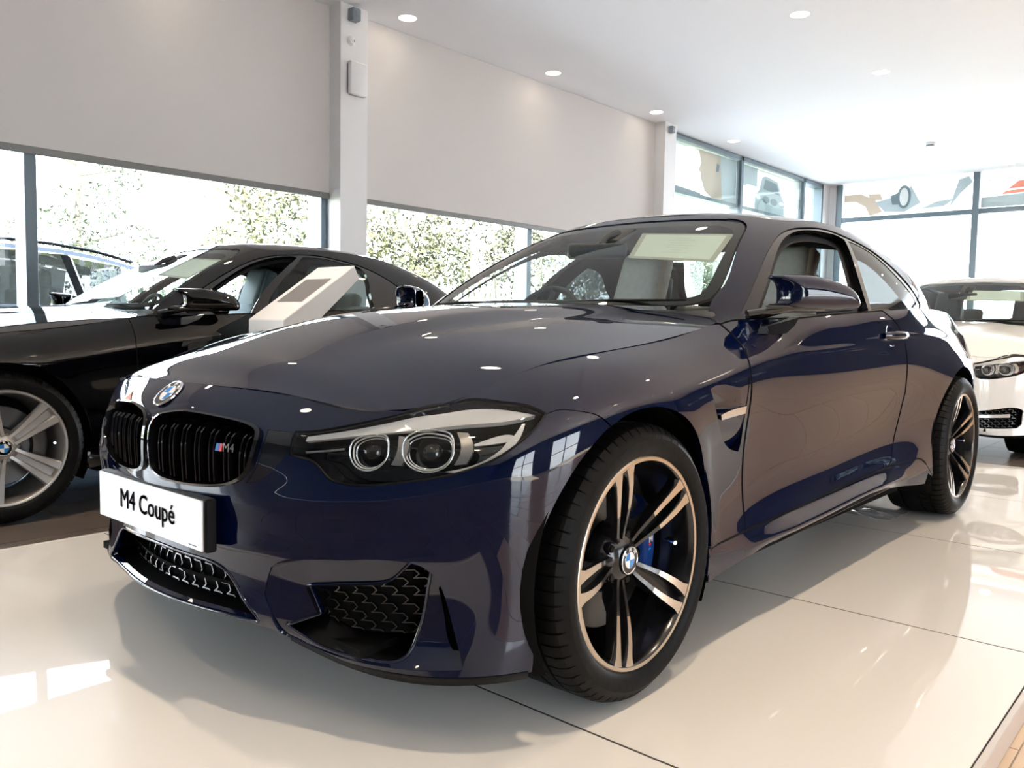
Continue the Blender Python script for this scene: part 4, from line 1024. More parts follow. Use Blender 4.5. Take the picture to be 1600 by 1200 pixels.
def mirrors(car, body, low, m4=True):
    out = []
    MO = [(-.017,1.052),(.007,1.054),(.064,1.056),(.112,1.056),(.16,1.052),(.209,1.043),(.253,1.030),(.284,1.011),(.3,.987),(.304,.965),(.297,.952),(.277,.947),(.198,.942),(.117,.94),(.05,.943),(.025,.95),(-.01,.952),(-.026,.956),(-.013,.96),(.018,.965),(.027,.972),(.028,.994),(.025,1.015),(.016,1.028),(-.001,1.037),(-.014,1.043)]
    O = spline_poly(MO, .006, 60); lo, hi = O.min(0), O.max(0); g = np.stack(np.meshgrid(np.arange(lo[0], hi[0], .008), np.arange(lo[1], hi[1], .008), indexing='ij'), -1).reshape(-1, 2)
    g = g[inside(g, O) & (poly_dist(g, O) > .003)]; n_ = len(O); Vv = [Vector(p) for p in np.concatenate([O, g])]
    vo, _e, fo, *_r = geometry.delaunay_2d_cdt(Vv, [(i, (i+1) % n_) for i in range(n_)], [], 0, 1e-7)
    W = np.array([tuple(v) for v in vo]); fo = [tuple(f) for f in fo]; cen = np.array([W[list(f)].mean(0) for f in fo]); fo = [f for f, k in zip(fo, inside(cen, O)) if k]
    dist = poly_dist(W, O); dist[:n_] = 0
    P0 = np.array([.80, -.852]); dd_ = np.array([.853, -.522]); nn_ = np.array([-.522, -.853, 0])
    base = np.stack([P0[0]+dd_[0]*W[:, 0], P0[1]+dd_[1]*W[:, 0], W[:, 1]], 1)
    q = np.clip(dist/.052, 0, 1); dome = .062*np.sqrt(np.clip(1-(1-q)**2, 0, 1)); q2 = np.clip(dist/.02, 0, 1); back = .040*np.sqrt(np.clip(1-(1-q2)**2, 0, 1))
    F_pts = base+nn_*dome[:, None]; B_pts = base-nn_*back[:, None]
    side_ = [f if ((F_pts[f[1]]-F_pts[f[0]])[0]*0+np.cross(F_pts[f[1]]-F_pts[f[0]], F_pts[f[2]]-F_pts[f[0]])@nn_) > 0 else f[::-1] for f in fo]
    V_all = np.concatenate([F_pts, B_pts]); k_ = len(F_pts); F_all = side_+[tuple(i+k_ for i in f[::-1]) for f in side_]
    def hs(sg):
        V = V_all.copy()
        if sg > 0: V[:, 1] *= -1; return V, [f[::-1] for f in F_all]
        return V, F_all
    for sg in (-1, 1):
        mr = empty('door_mirror', (0, 0, 0)); mr.parent = car
        V, F = hs(sg); o = mesh('mirror_cap', V, F, body, mr, True)
        bm = bmesh.new(); bm.from_mesh(o.data); bmesh.ops.remove_doubles(bm, verts=bm.verts, dist=.00005); bm.to_mesh(o.data); bm.free(); o.data.shade_smooth()
        bm = bmesh.new()
        # lower half shell and the two arms
        rows = []
        for i in range(11):
            t = i/10; c = (.805+.145*t+.05*t*t, .858+.132*t, .952+.004*t)
            h = .013*(1-t**5)+.002; w_ = .052*(1-t**4)**.5+.004 if t < 1 else .006
            rows.append([bm.verts.new((c[0]+w_*math.cos(a)*1.02, sg*c[1], c[2]+h*math.sin(a))) for a in [2*PI*j/16 for j in range(16)]])
        for i in range(10):
            for j in range(16): bm.faces.new((rows[i][j], rows[i][(j+1) % 16], rows[i+1][(j+1) % 16], rows[i+1][j]))
        bm.faces.new(rows[0]); bm.faces.new(rows[-1]); bmesh.ops.recalc_face_normals(bm, faces=bm.faces)
        from_bm('mirror_base', bm, low, mr, 40)
        bm = bmesh.new(); tube(bm, [(.74, sg*.80, .925), (.77, sg*.84, .935), (.82, sg*.885, .950), (.86, sg*.92, .955)], [.035, .030, .024, .018], 12, squash=.55)
        from_bm('mirror_arm', bm, low, mr, 50)
        bm = bmesh.new(); prism(bm, [(.700, .895), (.93, .925), (.90, .900), (.84, .875), (.77, .868), (.715, .872)], lambda a, b: (a, sg*.852, b), lambda a, b: (a, sg*.885, b))
        bmesh.ops.recalc_face_normals(bm, faces=bm.faces); 
        from_bm('mirror_foot', bm, low, mr)
        M = frame_matrix((.945, sg*.900, .998), (.80, -sg*.45, .0))
        bm = bmesh.new(); lathe(bm, [(.0001, 0), (.052, 0), (.054, -.004)], 28, 'z', M @ Matrix.Diagonal((1.35, .80, 1, 1)))
        bmesh.ops.recalc_face_normals(bm, faces=bm.faces); from_bm('mirror_glass', bm, CHROME, mr)
    return

def shr(q, a, b):
    q = np.array(q); c = q.mean(0); return [tuple(x) for x in c+(q-c)*[a, b]]
def build_car(label, cat, group, body, near=.5, gran=False, lowdark=None, wheel_style='dark', face='m', paper=True, window_open=True, leather=LEATHER, name='coupe', amber=False):
    car = empty(name, (0, 0, 0), 0, label, cat, group)
    fa, ra = arcs()
    BS = [(1.083, 6.182), (1.103, 6.124), (1.139, 5.938), (1.18, 5.697)]
    lamp_lo = LAMP[1:16]; lamp_hi = LAMP[15:]
    top_u = lambda a, b, s=.05: [(float(q), 8.0) for q in np.arange(a, b, s if b > a else -s)]
    # front arch: split where the bumper seam meets it
    seam_uv = uvs_xz([(-.150, .677)])[0]
    zf = np.array(fa); kx = np.argmin(np.linalg.norm((zf-seam_uv)*[1, .09], axis=1))
    lowlip = [(float(q), 0.0) for q in np.arange(0, fa[0][0]-.01, .04)]
    foot = (fa[0][0]+.003, .0)
    bump = lowlip+[foot]+fa[:kx+1]+BS[::-1]+LAMP[15:0:-1]+[LAMP[0]]+LAMP[:14:-1][0:0]+LAMP[23:19:-1]+[(.588, 8.0)]+top_u(.54, .0)+[(0.0, 8.0)]
    IN_ = INTAKE if face == 'm' else INTP
    holes = [KIDNEY, INSERT, TRIM] if face == 'm' else [KIDNEY, IN_, TRIM]
    # lower opening touches the centre line: carve it from the outline instead
    k0 = LOWER[::-1]
    bump = [q for q in bump[:-1]]
    bump_out = [(0.0, 0.0)]+bump[1:]+[(0.0, 8.0), (0.0, 2.79)]+LOWER
    def brow_disp(uv, P):
        u, v = uv[:, 0], uv[:, 1]
        # brow above the side intake stands proud, plate shelf across the nose, trough under the lamp
        b = np.zeros(len(u))
        # crisp ridge under the headlamp running down from the kidney
        rv = np.interp(u, [.0, .30, .42, .56, .75, .95, 1.1], [4.62, 4.55, 4.50, 4.62, 4.78, 5.15, 5.6])
        b += .003*np.exp(-((v-rv)/.42)**2)*np.clip((1.05-u)/.2, 0, 1)
        b -= .003*np.clip((rv-v)/.7, 0, 1)*np.clip((v-3.3)/.4, 0, 1)*np.clip((.9-u)/.3, 0, 1)*(v < rv)
        return b
    if face == 'plain': brow_disp = None
    bp = panel('front_bumper', L, bump_out, body, car, holes, side='join', gap=.0012, bstep=.009, step=.0095 if face == 'm' else .03, thick=.016, disp=brow_disp, kink=32)
    if face == 'm':
        def idisp(uv, P):
            u, v = uv[:, 0], uv[:, 1]; f = np.clip((u-.40)/.10, 0, 1)*np.clip((v-.30)/.9, 0, 1)
            return -.022*f-.002
        panel('bumper_insert', L, INSERT, body, car, [INTAKE, SLIT], side='both', gap=-.003, bstep=.009, step=.012, thick=.012, disp=idisp, kink=32)
        q = spline_poly(SLIT, .008, 32, np.array([1, .09])); panel('slit_back', L, INSERT, DARK, car, [INTAKE], side='both', gap=0, step=.05, thick=0, out=-.05)
    for nm, O_, r_ in (('opening_lip', LOWER, .0045),)+((('intake_lip', INTAKE, .0035),) if face == 'm' else ()):
        if nm == 'opening_lip':
            q = spline_poly(O_, .012, 50, np.array([1, .09])); q = q[q[:, 0] > .0001]; k0 = int(np.argmax(np.linalg.norm(np.roll(q, -1, 0)-q, axis=1))); q = np.roll(q, -k0-1, 0)
            P_ = SP(q[:, 0], q[:, 1], .001); P_ = np.concatenate([P_, (P_*[1, -1, 1])[::-1]])
            closed_tube(nm, P_, r_, body, car, 8)
        else:
            q = spline_poly(O_, .010, 50, np.array([1, .09])); P_ = SP(q[:, 0], q[:, 1], .020*np.clip((q[:, 0]-.40)/.10, 0, 1)*np.clip((q[:, 1]-.3)/.9, 0, 1)+.002)
            mirror_copy(closed_tube(nm, P_, r_, body, car, 8))
    # ---- fender
    fend = [fa[kx]]+fa[kx+1:]+[(fa[-1][0]+.004, 1.30)]+SILL[1:3]+DOORF[::-1]+top_u(1.93, .80)+[(.787, 7.88)]+[LAMP[18], LAMP[17], LAMP[16], LAMP[15]]+BS
    def fend_disp(uv, P):
        u, v = uv[:, 0], uv[:, 1]; r = np.hypot(P[:, 0]-ARCF[0][0], P[:, 2]-ARCF[0][1])
        d = .003*np.exp(-((r-.372)/.045)**2)*np.clip((v-.2)/1, 0, 1)
        return d*(P[:, 0] > -.25)
    panel('front_wing', L, fend, body, car, [GILL] if face == 'm' else [], gap=.0024, disp=fend_disp, step=.02)
    if face == 'm':
        GB = [(1.680,5.75)]+GILL[1:6]+[(1.945,3.60),(1.956,3.80),(1.956,5.80),(1.835,5.86),(1.735,5.86)]
        def gdisp(uv, P):
            t = np.clip((uv[:, 0]-np.interp(uv[:, 1], [3.6, 4.2, 5.0, 5.7], [1.93, 1.80, 1.72, 1.68]))/.18, 0, 1)
            tp = np.clip((5.82-uv[:, 1])/.7, 0, 1)
            return -.030*(1-t)**1.3*tp-.0015
        panel('wing_vent', L, GB, body, car, [], gap=0, thick=0, disp=gdisp, step=.012)
        panel('vent_blade', L, STRIP, CHROME, car, [], gap=0, out=.002, thick=.012, step=.01)
    # ---- door, sill, rear quarter
    door = DOORF[::-1]+top_u(3.16, 2.0)[::-1][::-1][::-1]+DOORR[::-1]+[SILL[-1]]+[SILL[-2]]+[SILL[-3]] if False else DOORF+SILL[3:]+[DOORR[0]]+DOORR[1:]+top_u(3.12, 2.02)
    def door_disp(uv, P):
        u, v = uv[:, 0], uv[:, 1]
        c = np.interp(u, [1.9, 3.4, 4.6], [6.05, 6.45, 6.75])      # character line under the handle
        return .0045*np.exp(-((v-c)/.22)**2)*np.clip((u-2.0)/.5, 0, 1)
    panel('door', L, door, body, car, [], gap=.0024, disp=door_disp, step=.02)
    q = spline_poly(door, .02, 38, np.array([1, .09])); mirror_copy(closed_tube('door_gap_shade', SP(q[:, 0], q[:, 1], .0006), .0032, DARK, car, 6))  # dark tube added along the door gap, standing in for its shade
    kq = [(float(a), float(b)) for a, b in ra]
    quart = [(3.245, 1.36)]+[(3.40, 1.33)]+SILLB[:2]+[(kq[0][0], kq[0][1])]+kq[1:]+[(kq[-1][0]+.02, .0)]+[(float(q), 0.0) for q in np.arange(kq[-1][0]+.08, UEND, .06)]+[(UEND, 0), (UEND, 8.0)]+top_u(UEND-.05, 3.2)+DOORR[::-1][:-1]
    panel('rear_quarter', L, quart, body, car, [], gap=.002, disp=door_disp, step=.03, side='join')
    sill = [(fa[-1][0]+.004, 1.24)]+[(1.762, 1.281)]+SILL[1:]+[(3.40, 1.32)]+SILLB[:2]+[(kq[0][0]-.004, kq[0][1]-.01)]+[(3.745, .5), (3.70, .0)]+[(float(q), .0) for q in np.arange(3.64, 1.95, -.06)]+[(1.92, .06), (1.854, .10), (1.777, .10), (fa[-1][0]+.006, .05)]
    def sill_disp(uv, P):
        u, v = uv[:, 0], uv[:, 1]
        m_ = np.clip((u-1.95)/.35, 0, 1)*np.clip((3.45-u)/.35, 0, 1)
        return .020*m_*np.exp(-((v-.45)/.38)**2)-.006*m_*np.exp(-((v-1.25)/.25)**2)
    panel('side_sill', L, sill, body, car, [], gap=.0022, disp=sill_disp, step=.014, thick=.03, kink=32)
    q = spline_poly(sill, .02, 32, np.array([1, .09])); q = q[(q[:, 1] > .95)]; bm = bmesh.new(); q = q[np.argsort(q[:, 0])]
    tube(bm, SP(q[:, 0], q[:, 1]+.015, .0002), .0032, 6); mirror_copy(from_bm('sill_gap_shade', bm, DARK, car, 40))  # dark line laid in the sill seam to stand for the gap's shade
    # blade under the sill and flap ahead of the rear wheel
    for sg in (-1, 1):
        bm = bmesh.new(); sec = []
        for x, yy, zz in [(.50, .885, .222), (.8, .898, .234), (1.2, .900, .246), (1.6, .900, .256), (1.95, .898, .262), (2.15, .882, .262)]:
            sec.append([bm.verts.new((x, sg*a, b)) for a, b in ((yy-.10, zz+.03), (yy-.02, zz-.006), (yy+.012, zz), (yy+.010, zz+.010), (yy-.04, zz+.055))])
        for i in range(len(sec)-1):
            for j in range(5): bm.faces.new((sec[i][j], sec[i][(j+1) % 5], sec[i+1][(j+1) % 5], sec[i+1][j]))
        bm.faces.new(sec[0]); bm.faces.new(sec[-1]); bmesh.ops.recalc_face_normals(bm, faces=bm.faces)
        from_bm('sill_blade', bm, GLOSSB, car, 40)
    # fuel flap and door handles
    for sg in (-1, 1):
        h = empty('door_handle', (1.80, 0, 0)); h.parent = car
        o = SP([3.20], [6.62], 0)[0]; n = L.nrm([3.20], [6.62])[0]
        bm = bmesh.new(); lathe(bm, [(.0001, -.010), (.030, -.006), (.043, .0006), (.046, .0009)], 30, 'z', frame_matrix((o[0]-1.80, o[1], o[2]), n))
        bmesh.ops.recalc_face_normals(bm, faces=bm.faces)
        if sg > 0: bmesh.ops.transform(bm, matrix=Matrix.Scale(-1, 4, (0, 1, 0)), verts=bm.verts); bmesh.ops.reverse_faces(bm, faces=bm.faces)
        from_bm('handle_cup', bm, GLOSSB, h, 40)
        bm = bmesh.new()
        pts = [(-.105, .008, 0), (-.085, .022, .001), (-.03, .034, .002), (.04, .036, .002), (.095, .028, .001), (.112, .010, 0)]
        tube(bm, [(o[0]-1.80+a+.02, o[1]-b+.004, o[2]+c) for a, b, c in pts], [.009, .011, .012, .012, .012, .009], 12, squash=1.35)
        if sg > 0: bmesh.ops.transform(bm, matrix=Matrix.Scale(-1, 4, (0, 1, 0)), verts=bm.verts); bmesh.ops.reverse_faces(bm, faces=bm.faces)
        from_bm('handle_bar', bm, body, h, 60)
    # ---- bonnet
    hx, hy_ = Hood._x, Hood._y
    sx = np.array([-.66,-.652,-.615,-.533,-.434,-.333,-.214,-.02,.202,.421,.576,.625,.655,.665]); sy = np.array([0,.16,.37,.626,.70,.735,.757,.778,.787,.786,.776,.760,.735,.70])
    side_pts = [(a, b) for a, b in zip(sx, sy)]
    hood_out = side_pts+[(.655, .60), (.635, .40), (.620, .20), (.615, 0)]
    panel('bonnet', HD, hood_out, body, car, [], sc=(1, 1), gap=.0022, side='join', step=.02, thick=.014, kink=45)
    # cowl, wipers
    cowl = [(.60, 0), (.61, .3), (.645, .6), (.66, .74), (.80, .80), (.86, .74), (.78, .5), (.73, 0)]
    class CW:
        def pos(s, u, v): u = np.atleast_1d(u); v = np.atleast_1d(v); return np.stack([u, -v, HD.z(u*0+.60, v)-.012-.05*(v/.8)**4], 1)
        def nrm(s, u, v): return np.tile([0., 0, 1], (len(np.atleast_1d(u)), 1))
    panel('cowl', CW(), cowl, MATTB, car, [], sc=(1, 1), gap=0, side='join', step=.05, thick=0)
    for y0, y1 in ((.50, -.16), (-.05, -.60)):
        bm = bmesh.new(); tube(bm, [(.66+.02*abs(y0), y0, .962), (.70, (y0+y1)/2, .975), (.72, y1, .975)], [.009, .007, .004], 6, squash=.8); from_bm('wiper', bm, MATTB, car, 40)
    # ---- greenhouse
    g_end = float(G.us[-1])
    if gran: WIN, QUART, DLO = GW2, GQ2, GD2
    else: WIN, QUART, DLO = GW1, GQ1, GD1
    gsc = (1, .45)
    wtop = .90
    screen = [(0, .0), (.15, .0), (.30, .0), (.44, .004), (.52, .02), (.566, .07), (.578, .15), (.576, .40), (.566, .70), (.552, .84), (.530, .885), (.40, .905), (.22, .91), (0, .912)]
    panel('windscreen', G, screen, WSGLASS, car, [], sc=gsc, gap=.003, side='join', step=.05, thick=0, out=-.004)
    rim = [(0, -.0), (.15, .0), (.30, .0), (.44, .002), (.525, .018), (.57, .07), (.581, .15), (.579, .40), (.569, .70), (.555, .845), (.533, .892), (.40, .912), (.22, .917), (0, .919)]
    irim = [(0, .045), (.15, .045), (.30, .045), (.44, .05), (.505, .07), (.538, .11), (.545, .18), (.543, .40), (.535, .66), (.520, .76), (.49, .80), (.38, .825), (.22, .835), (0, .84)]
    panel('screen_border', G, rim[:14]+irim[::-1], GLOSSB if False else MATTB, car, [], sc=gsc, gap=0, side='join', step=.05, thick=0, out=-.006, kink=50)
    # pillars and roof rail: everything beside the screens, minus the side glass opening
    back0 = 2.36
    frame = [(.585, -.10), (.62, -.10), (.66, -.10), (.72, -.08)]+[(float(q), -.02) for q in np.arange(.80, g_end-.6, .08)]+[(back0+.02, -.03), (back0, .10), (back0-.03, .5), (back0-.04, .9), (back0-.05, 1.0)]+[(float(q), 1.0) for q in np.arange(2.28, .50, -.06)]+[(.50, 1.0), (.46, .925), (.536, .895), (.558, .85), (.572, .70), (.582, .40), (.584, .15), (.574, .07)]
    panel('roof_pillars', G, frame, body, car, [DLO], sc=gsc, gap=.001, side='both', step=.02, thick=.03)
    hdr = [(0, .922), (.22, .92), (.40, .915), (.455, .91), (.50, 1.0), (.3, 1.0), (0, 1.0)]
    panel('screen_header', G, hdr, body, car, [], sc=gsc, gap=.001, side='join', step=.02, thick=.01)
    # window surround trim, door glass edge, B pillar
    dd = np.array(DLO)
    panel('window_trim', G, DLO, GLOSSB, car, [WIN, QUART], sc=gsc, gap=.0005, side='both', step=.03, thick=.02, out=-.004, kink=50)
    if not window_open: panel('door_glass', G, WIN, SDGLASS, car, [], sc=gsc, gap=0, side='both', step=.05, thick=0, out=-.008)
    panel('quarter_glass', G, QUART, QGLASS if not gran else SDGLASS, car, [], sc=gsc, gap=0, side='both', step=.05, thick=0, out=-.006)
    rearw = [(back0+.03, .02), (back0+.02, .4), (back0+.0, .9), (back0+.05, .97), (g_end, .97), (g_end, .02)]
    panel('rear_screen', G, rearw, SDGLASS, car, [], sc=gsc, gap=0, side='join', step=.05, thick=0, out=-.004)
    # roof skin
    ro = []
    for q in np.arange(0, g_end+.001, .05):
        t = G.pos(float(q), 1.0)[0]; ro.append((t[0], abs(t[1])))
    rpts = [(ro[0][0], 0)]+ro[1:-1]+[(ro[-1][0], 0)]
    class RF2:
        """roof: fits the rim exactly, crowned in the middle"""
        T = np.array([G.pos(float(q), 1.0)[0] for q in np.arange(0, g_end+.001, .02)])
        x0, x1 = T[0, 0], T[-1, 0]
        def z(s, x, y):
            x = np.atleast_1d(x); y = abs(np.atleast_1d(y)); out = np.zeros(len(x))
            k = np.argmax(-s.T[:, 1]); 
            fr, rr = s.T, s.T
            side = (s.T[:, 0] > s.T[0, 0]+.10) & (s.T[:, 0] < s.T[-1, 0]-.02) & (-s.T[:, 1] > .50)
            X = s.T[side]; o_ = np.argsort(X[:, 0]); X = X[o_]
            Ys = np.interp(x, X[:, 0], -X[:, 1]); Zs = np.interp(x, X[:, 0], X[:, 2])
            lo = x < X[0, 0]; Zs = np.where(lo, X[0, 2]+(x-X[0, 0])*.28, Zs); Ys = np.where(lo, X[0, 1]*-1, Ys)
            zc = nat_spline([1.30, 1.40, 1.6, 1.85, 2.15, 2.4, 2.56, 2.7], np.array([1.318, 1.352, 1.380, 1.391, 1.380, 1.350, 1.313, 1.27]), x)
            return Zs+(zc-Zs)*(1-np.clip(y/np.maximum(Ys, .1), 0, 1.1)**2.6)
        pos = Hood.pos
        nrm = Hood.nrm
    panel('roof', RF2(), rpts, ROOFM if body is NAVY else body, car, [], sc=(1, 1), gap=.002, side='join', step=.035, thick=.006, kink=60)
    # boot lid
    bo = [(3.10, 0), (3.10, .5), (2.98, .69), (2.85, .755), (3.10, .735), (3.40, .69), (3.58, .60), (3.70, .42), (3.75, 0)]
    class BT:
        def z(s, x, y): return np.interp(x, [2.8, 3.2, 3.6, 3.8], [1.000, 1.035, 1.030, 1.005])-.045*(np.abs(y)/.7)**3
        pos = Hood.pos; nrm = Hood.nrm
    panel('boot_lid', BT(), bo, body, car, [], sc=(1, 1), gap=0, side='join', step=.06, thick=.02)
    # ---- headlamps
    for o in panel('headlamp_lens', L, LAMP, LENS, car, [], gap=.004, side='both', step=.03, thick=0, out=-.0025): pass
    inner_l = [tuple(np.array(q)+(np.array((.72, 6.2))-np.array(q))*.04) for q in LAMP]
    panel('headlamp_housing', L, LAMP, GLOSSB, car, [], gap=.002, side='both', step=.02, thick=0, out=-.075)
    q = spline_poly(LAMP, .008, 38, np.array([1, .09]))
    closed = [closed_tube('headlamp_seal', SP(q[:, 0], q[:, 1], .005), .0045, MATTB, car, 6)]
    # housing wall
    A_ = SP(q[:, 0], q[:, 1], .004); B_ = SP(q[:, 0], q[:, 1], .075); n = len(q)
    wall = mesh('headlamp_wall', np.concatenate([A_, B_]), [(i, (i+1) % n, (i+1) % n+n, i+n) for i in range(n)], GLOSSB, car, True)
    for o in closed+[wall]: mirror_copy(o)
    for o in lamp_details(car, None, amber=amber): mirror_copy(o)
    # ---- kidneys
    for sg in (0, 1):
        kd = empty('kidney_grille', (0, 0, 0)); kd.parent = car
        mk = []
        q = spline_poly(KIDNEY, .007, 60, np.array([1, .09])); n = len(q); c = np.array((.19, 5.85))
        q2 = c+(q-c)*[.955, .93]
        A_ = SP(q[:, 0], q[:, 1], -.008); B_ = SP(q2[:, 0], q2[:, 1], -.010); C_ = SP(q2[:, 0], q2[:, 1], .030); D_ = SP(q[:, 0], q[:, 1], .012)
        fr = mesh('grille_frame', np.concatenate([D_, A_, B_, C_]), [(i+a*n, (i+1) % n+a*n, (i+1) % n+(a+1)*n, i+(a+1)*n) for a in range(3) for i in range(n)], GLOSSB if body is not WHITEP else CHROME, kd, True)
        fr.data.set_sharp_from_angle(angle=math.radians(40)); mk.append(fr)
        bk = panel('grille_back', L, KIDNEY, DARK, kd, [], gap=0, side='near', step=.04, thick=0, out=-.07); mk += bk
        for k in range(7 if face == 'm' else 9):
            nn = 7 if face == 'm' else 9
            u = .045+.048*k if face == 'm' else .04+.038*k
            vv = np.linspace(4.6, 7.0, 40); ins = inside(np.stack([np.full(40, u), vv*.09], 1), q2*[1, .09]); vv = vv[ins]
            if len(vv) < 3: continue
            vv = np.linspace(vv[0]-.03, vv[-1]+.03, 12)
            V = []; F = []
            for du in ((-.0075, .0075) if face == 'm' else (0,)):
                b0 = len(V); hw = .0024
                for v in vv:
                    tt = (v-vv[0])/(vv[-1]-vv[0]); dep = .006+.030*max(0, (tt-.72)/.28)**1.6
                    P0 = SP([u+du], [v], dep)[0]; N0 = L.nrm([u], [v])[0]; T0 = np.array([0, -1., 0])
                    V += [P0-T0*hw, P0-N0*(-.002), P0+T0*hw, P0+T0*hw-N0*.03, P0-T0*hw-N0*.03]
                for i in range(11):
                    for j in range(5): F.append((b0+i*5+j, b0+i*5+(j+1) % 5, b0+i*5+5+(j+1) % 5, b0+i*5+5+j))
            o = mesh('slat', V, F, GLOSSB, kd, False); bm = bmesh.new(); bm.from_mesh(o.data); bmesh.ops.recalc_face_normals(bm, faces=bm.faces); bm.to_mesh(o.data); bm.free(); mk.append(o)
        if sg == 1:
            for o in mk: o.data.transform(Matrix.Scale(-1, 4, (0, 1, 0))); o.data.flip_normals()
        elif face == 'm':
            P0 = SP([.292], [5.93], -.006)[0]; N0 = L.nrm([.292], [5.93])[0]; M = frame_matrix(P0, N0)
            text_mesh('badge', 'M4', .027, CHROME, kd, M @ Matrix.Translation((.014, 0, 0)) @ Matrix.Shear('XY', 4, (.18, 0)) if False else M @ Matrix.Translation((.012, 0, 0)), .002, bold=0, spacing=1.05)
            bm = bmesh.new()
            for j in range(3): prism(bm, [(-.027+.006*j, -.0085), (-.021+.006*j, -.0085), (-.018+.006*j, .0085), (-.024+.006*j, .0085)], lambda a, b: M @ Vector((a, b, 0)), lambda a, b: M @ Vector((a, b, .002)), mi=j)
            bmesh.ops.recalc_face_normals(bm, faces=bm.faces)
            from_bm('badge_stripes', bm, [BLUE_E, DBLUE_E, REDE], kd)
    panel('grille_surround', L, TRIM, GLOSSB, car, [], gap=0, side='both', step=.02, thick=.0, out=-.001)
    # roundel on the nose
    P0 = SP([0.0], [7.35], -.0015)[0]; N0 = L.nrm([.0], [7.35])[0]; emblem('nose_badge', car, frame_matrix((P0[0], 0, P0[2]), (N0[0], 0, N0[2])), .041)
    # ---- lower openings
    panel('intake_back', L, IN_, DARK, car, [], gap=-.01, side='both', step=.05, thick=.0, out=-.12)
    MESHO = [(0.47,2.55),(0.586,2.65),(0.668,2.70),(0.701,2.78),(0.729,3.05),(0.751,3.3),(0.80,3.2),(0.81,2.914),(0.80,2.478),(0.79,1.904),(0.77,1.351),(0.666,1.30),(0.606,1.33),(0.553,1.55),(0.50,1.85),(0.47,2.091)]
    g1 = grille_mesh('intake_mesh', MESHO if face == 'm' else INTP, .045, WIREM, car, .048, .019, .0013); mirror_copy(g1)
    if face != 'm':
        fq = panel('fog_lamp', L, [(.60, 2.2), (.82, 2.15), (.82, 1.9), (.60, 1.95)], FROST, car, [], gap=0, side='both', step=.02, thick=.02, out=-.02)
    gb = panel('intake_panel', L, MESHO if face == 'm' else INTP, DARK, car, [], gap=0, side='both', step=.04, thick=0, out=-.056)
    # intake floor and walls
    q = spline_poly(IN_, .01, 38, np.array([1, .09])); n = len(q); A_ = SP(q[:, 0], q[:, 1], .010); B_ = SP(q[:, 0], q[:, 1], .12)
    w1 = mesh('intake_wall', np.concatenate([A_, B_]), [(i, (i+1) % n, (i+1) % n+n, i+n) for i in range(n)], MATTB, car, True); mirror_copy(w1)
    LOWM = [(0, 2.80), (.053, 2.80), (.19, 2.75), (.275, 2.60), (.30, 2.38), (.325, 2.0), (.35, 1.62), (.30, 1.45), (.20, 1.36), (.10, 1.32), (0, 1.30)]
    g2 = grille_mesh('lower_mesh', LOWM, .055, WIREM, car, .046, .034, .0016, side=0)
    panel('lower_back', L, [(0, 2.95), (.2, 2.9), (.32, 2.7), (.42, 1.2), (.38, .70), (0, .60)], DARK, car, [], gap=0, side='join', step=.06, thick=0, out=-.075)
    # radiator lip: dark tray floor running back from the lower edge
    V = []; F = []
    us = np.linspace(0, .376, 24); ev = np.interp(us, [0, .084, .207, .286, .348, .377], [.92, .91, .90, .92, .96, 1.02])
    for d, dz in ((.0, .0), (.10, .006)):
        P0 = SP(us, ev, .0); N0 = L.nrm(us, ev*0+4.0); P0 = P0-N0*d; P0[:, 2] += dz-N0[:, 2]*0; V.append(P0)
    V = np.concatenate(V); n = 24; V2 = np.concatenate([V, V*[1, -1, 1]])
    F = [(i, i+1, i+1+n, i+n) for i in range(n-1)]; F = F+[tuple(j+2*n for j in f[::-1]) for f in F]
    mesh('lower_tray', V2, F, MATTB, car, True)
    # black splitter under the bumper
    us = np.linspace(.43, 1.0, 50); V = []
    for d, dz in ((-.002, .004), (.004, -.014), (.10, -.012)):
        P0 = SP(us, np.zeros(50), d); P0[:, 2] += dz+.012*np.clip((us-.42)/.1, 0, 1)*np.clip((.47-us)/.05+1, 0, 1)*0; V.append(P0)
    V = np.concatenate(V); n = 50; F = [(i+a*n, i+1+a*n, i+1+(a+1)*n, i+(a+1)*n) for a in range(2) for i in range(n-1)]
    mirror_copy(mesh('splitter', V, F, MATTB, car, True))
    # ---- dark shell behind the panels, wheel housings, floor
    class IN:
        def pos(s, u, v):
            P = L.pos(u, v); N = L.nrm(u, v); return P-N*.13
        nrm = L.nrm
    inn = [(0, .3), (.5, .5), (.86, .3)]+[tuple(x) for x in np.array(arc_uv((ARCF[0], .41), 178, 0, 20))]+[(1.90, .4), (3.45, .4)]+[tuple(x) for x in np.array(arc_uv((ARCR[0], .43), 178, 2, 20))]+[(4.9, .3), (UEND, .3), (UEND, 7.6), (3.2, 7.75), (2.0, 7.6), (1.0, 7.5), (.5, 7.6), (0, 7.6)]
    io = panel('inner_shell', L if False else IN(), inn, DARK, car, [LAMP] if False else [LAMP, KIDNEY, INTAKE, [(0.0001,2.9),(.2,2.85),(.30,2.6),(.39,1.2),(.38,.8),(.0001,.6)]] if False else [], gap=0, side='join', step=.08, bstep=.04, thick=0)
    for o in io: o.location.x = 0
    for (cx, cz), r, yo in ((ARCF[0], .372, .905), (ARCR[0], .392, .905)):
        for sg in (-1, 1):
            bm = bmesh.new(); rows = []
            for yy, rr in ((yo, r), (yo-.02, r+.012), (.58, r+.012), (.56, .05)):
                rows.append([bm.verts.new((cx+rr*math.cos(a), sg*yy, cz+rr*math.sin(a))) for a in np.radians(np.linspace(-28, 208, 40))])
            for a, b in zip(rows[:-1], rows[1:]):
                for i in range(39): bm.faces.new((a[i], a[i+1], b[i+1], b[i]))
            bmesh.ops.recalc_face_normals(bm, faces=bm.faces); from_bm('wheel_housing', bm, DARK, car, 40)
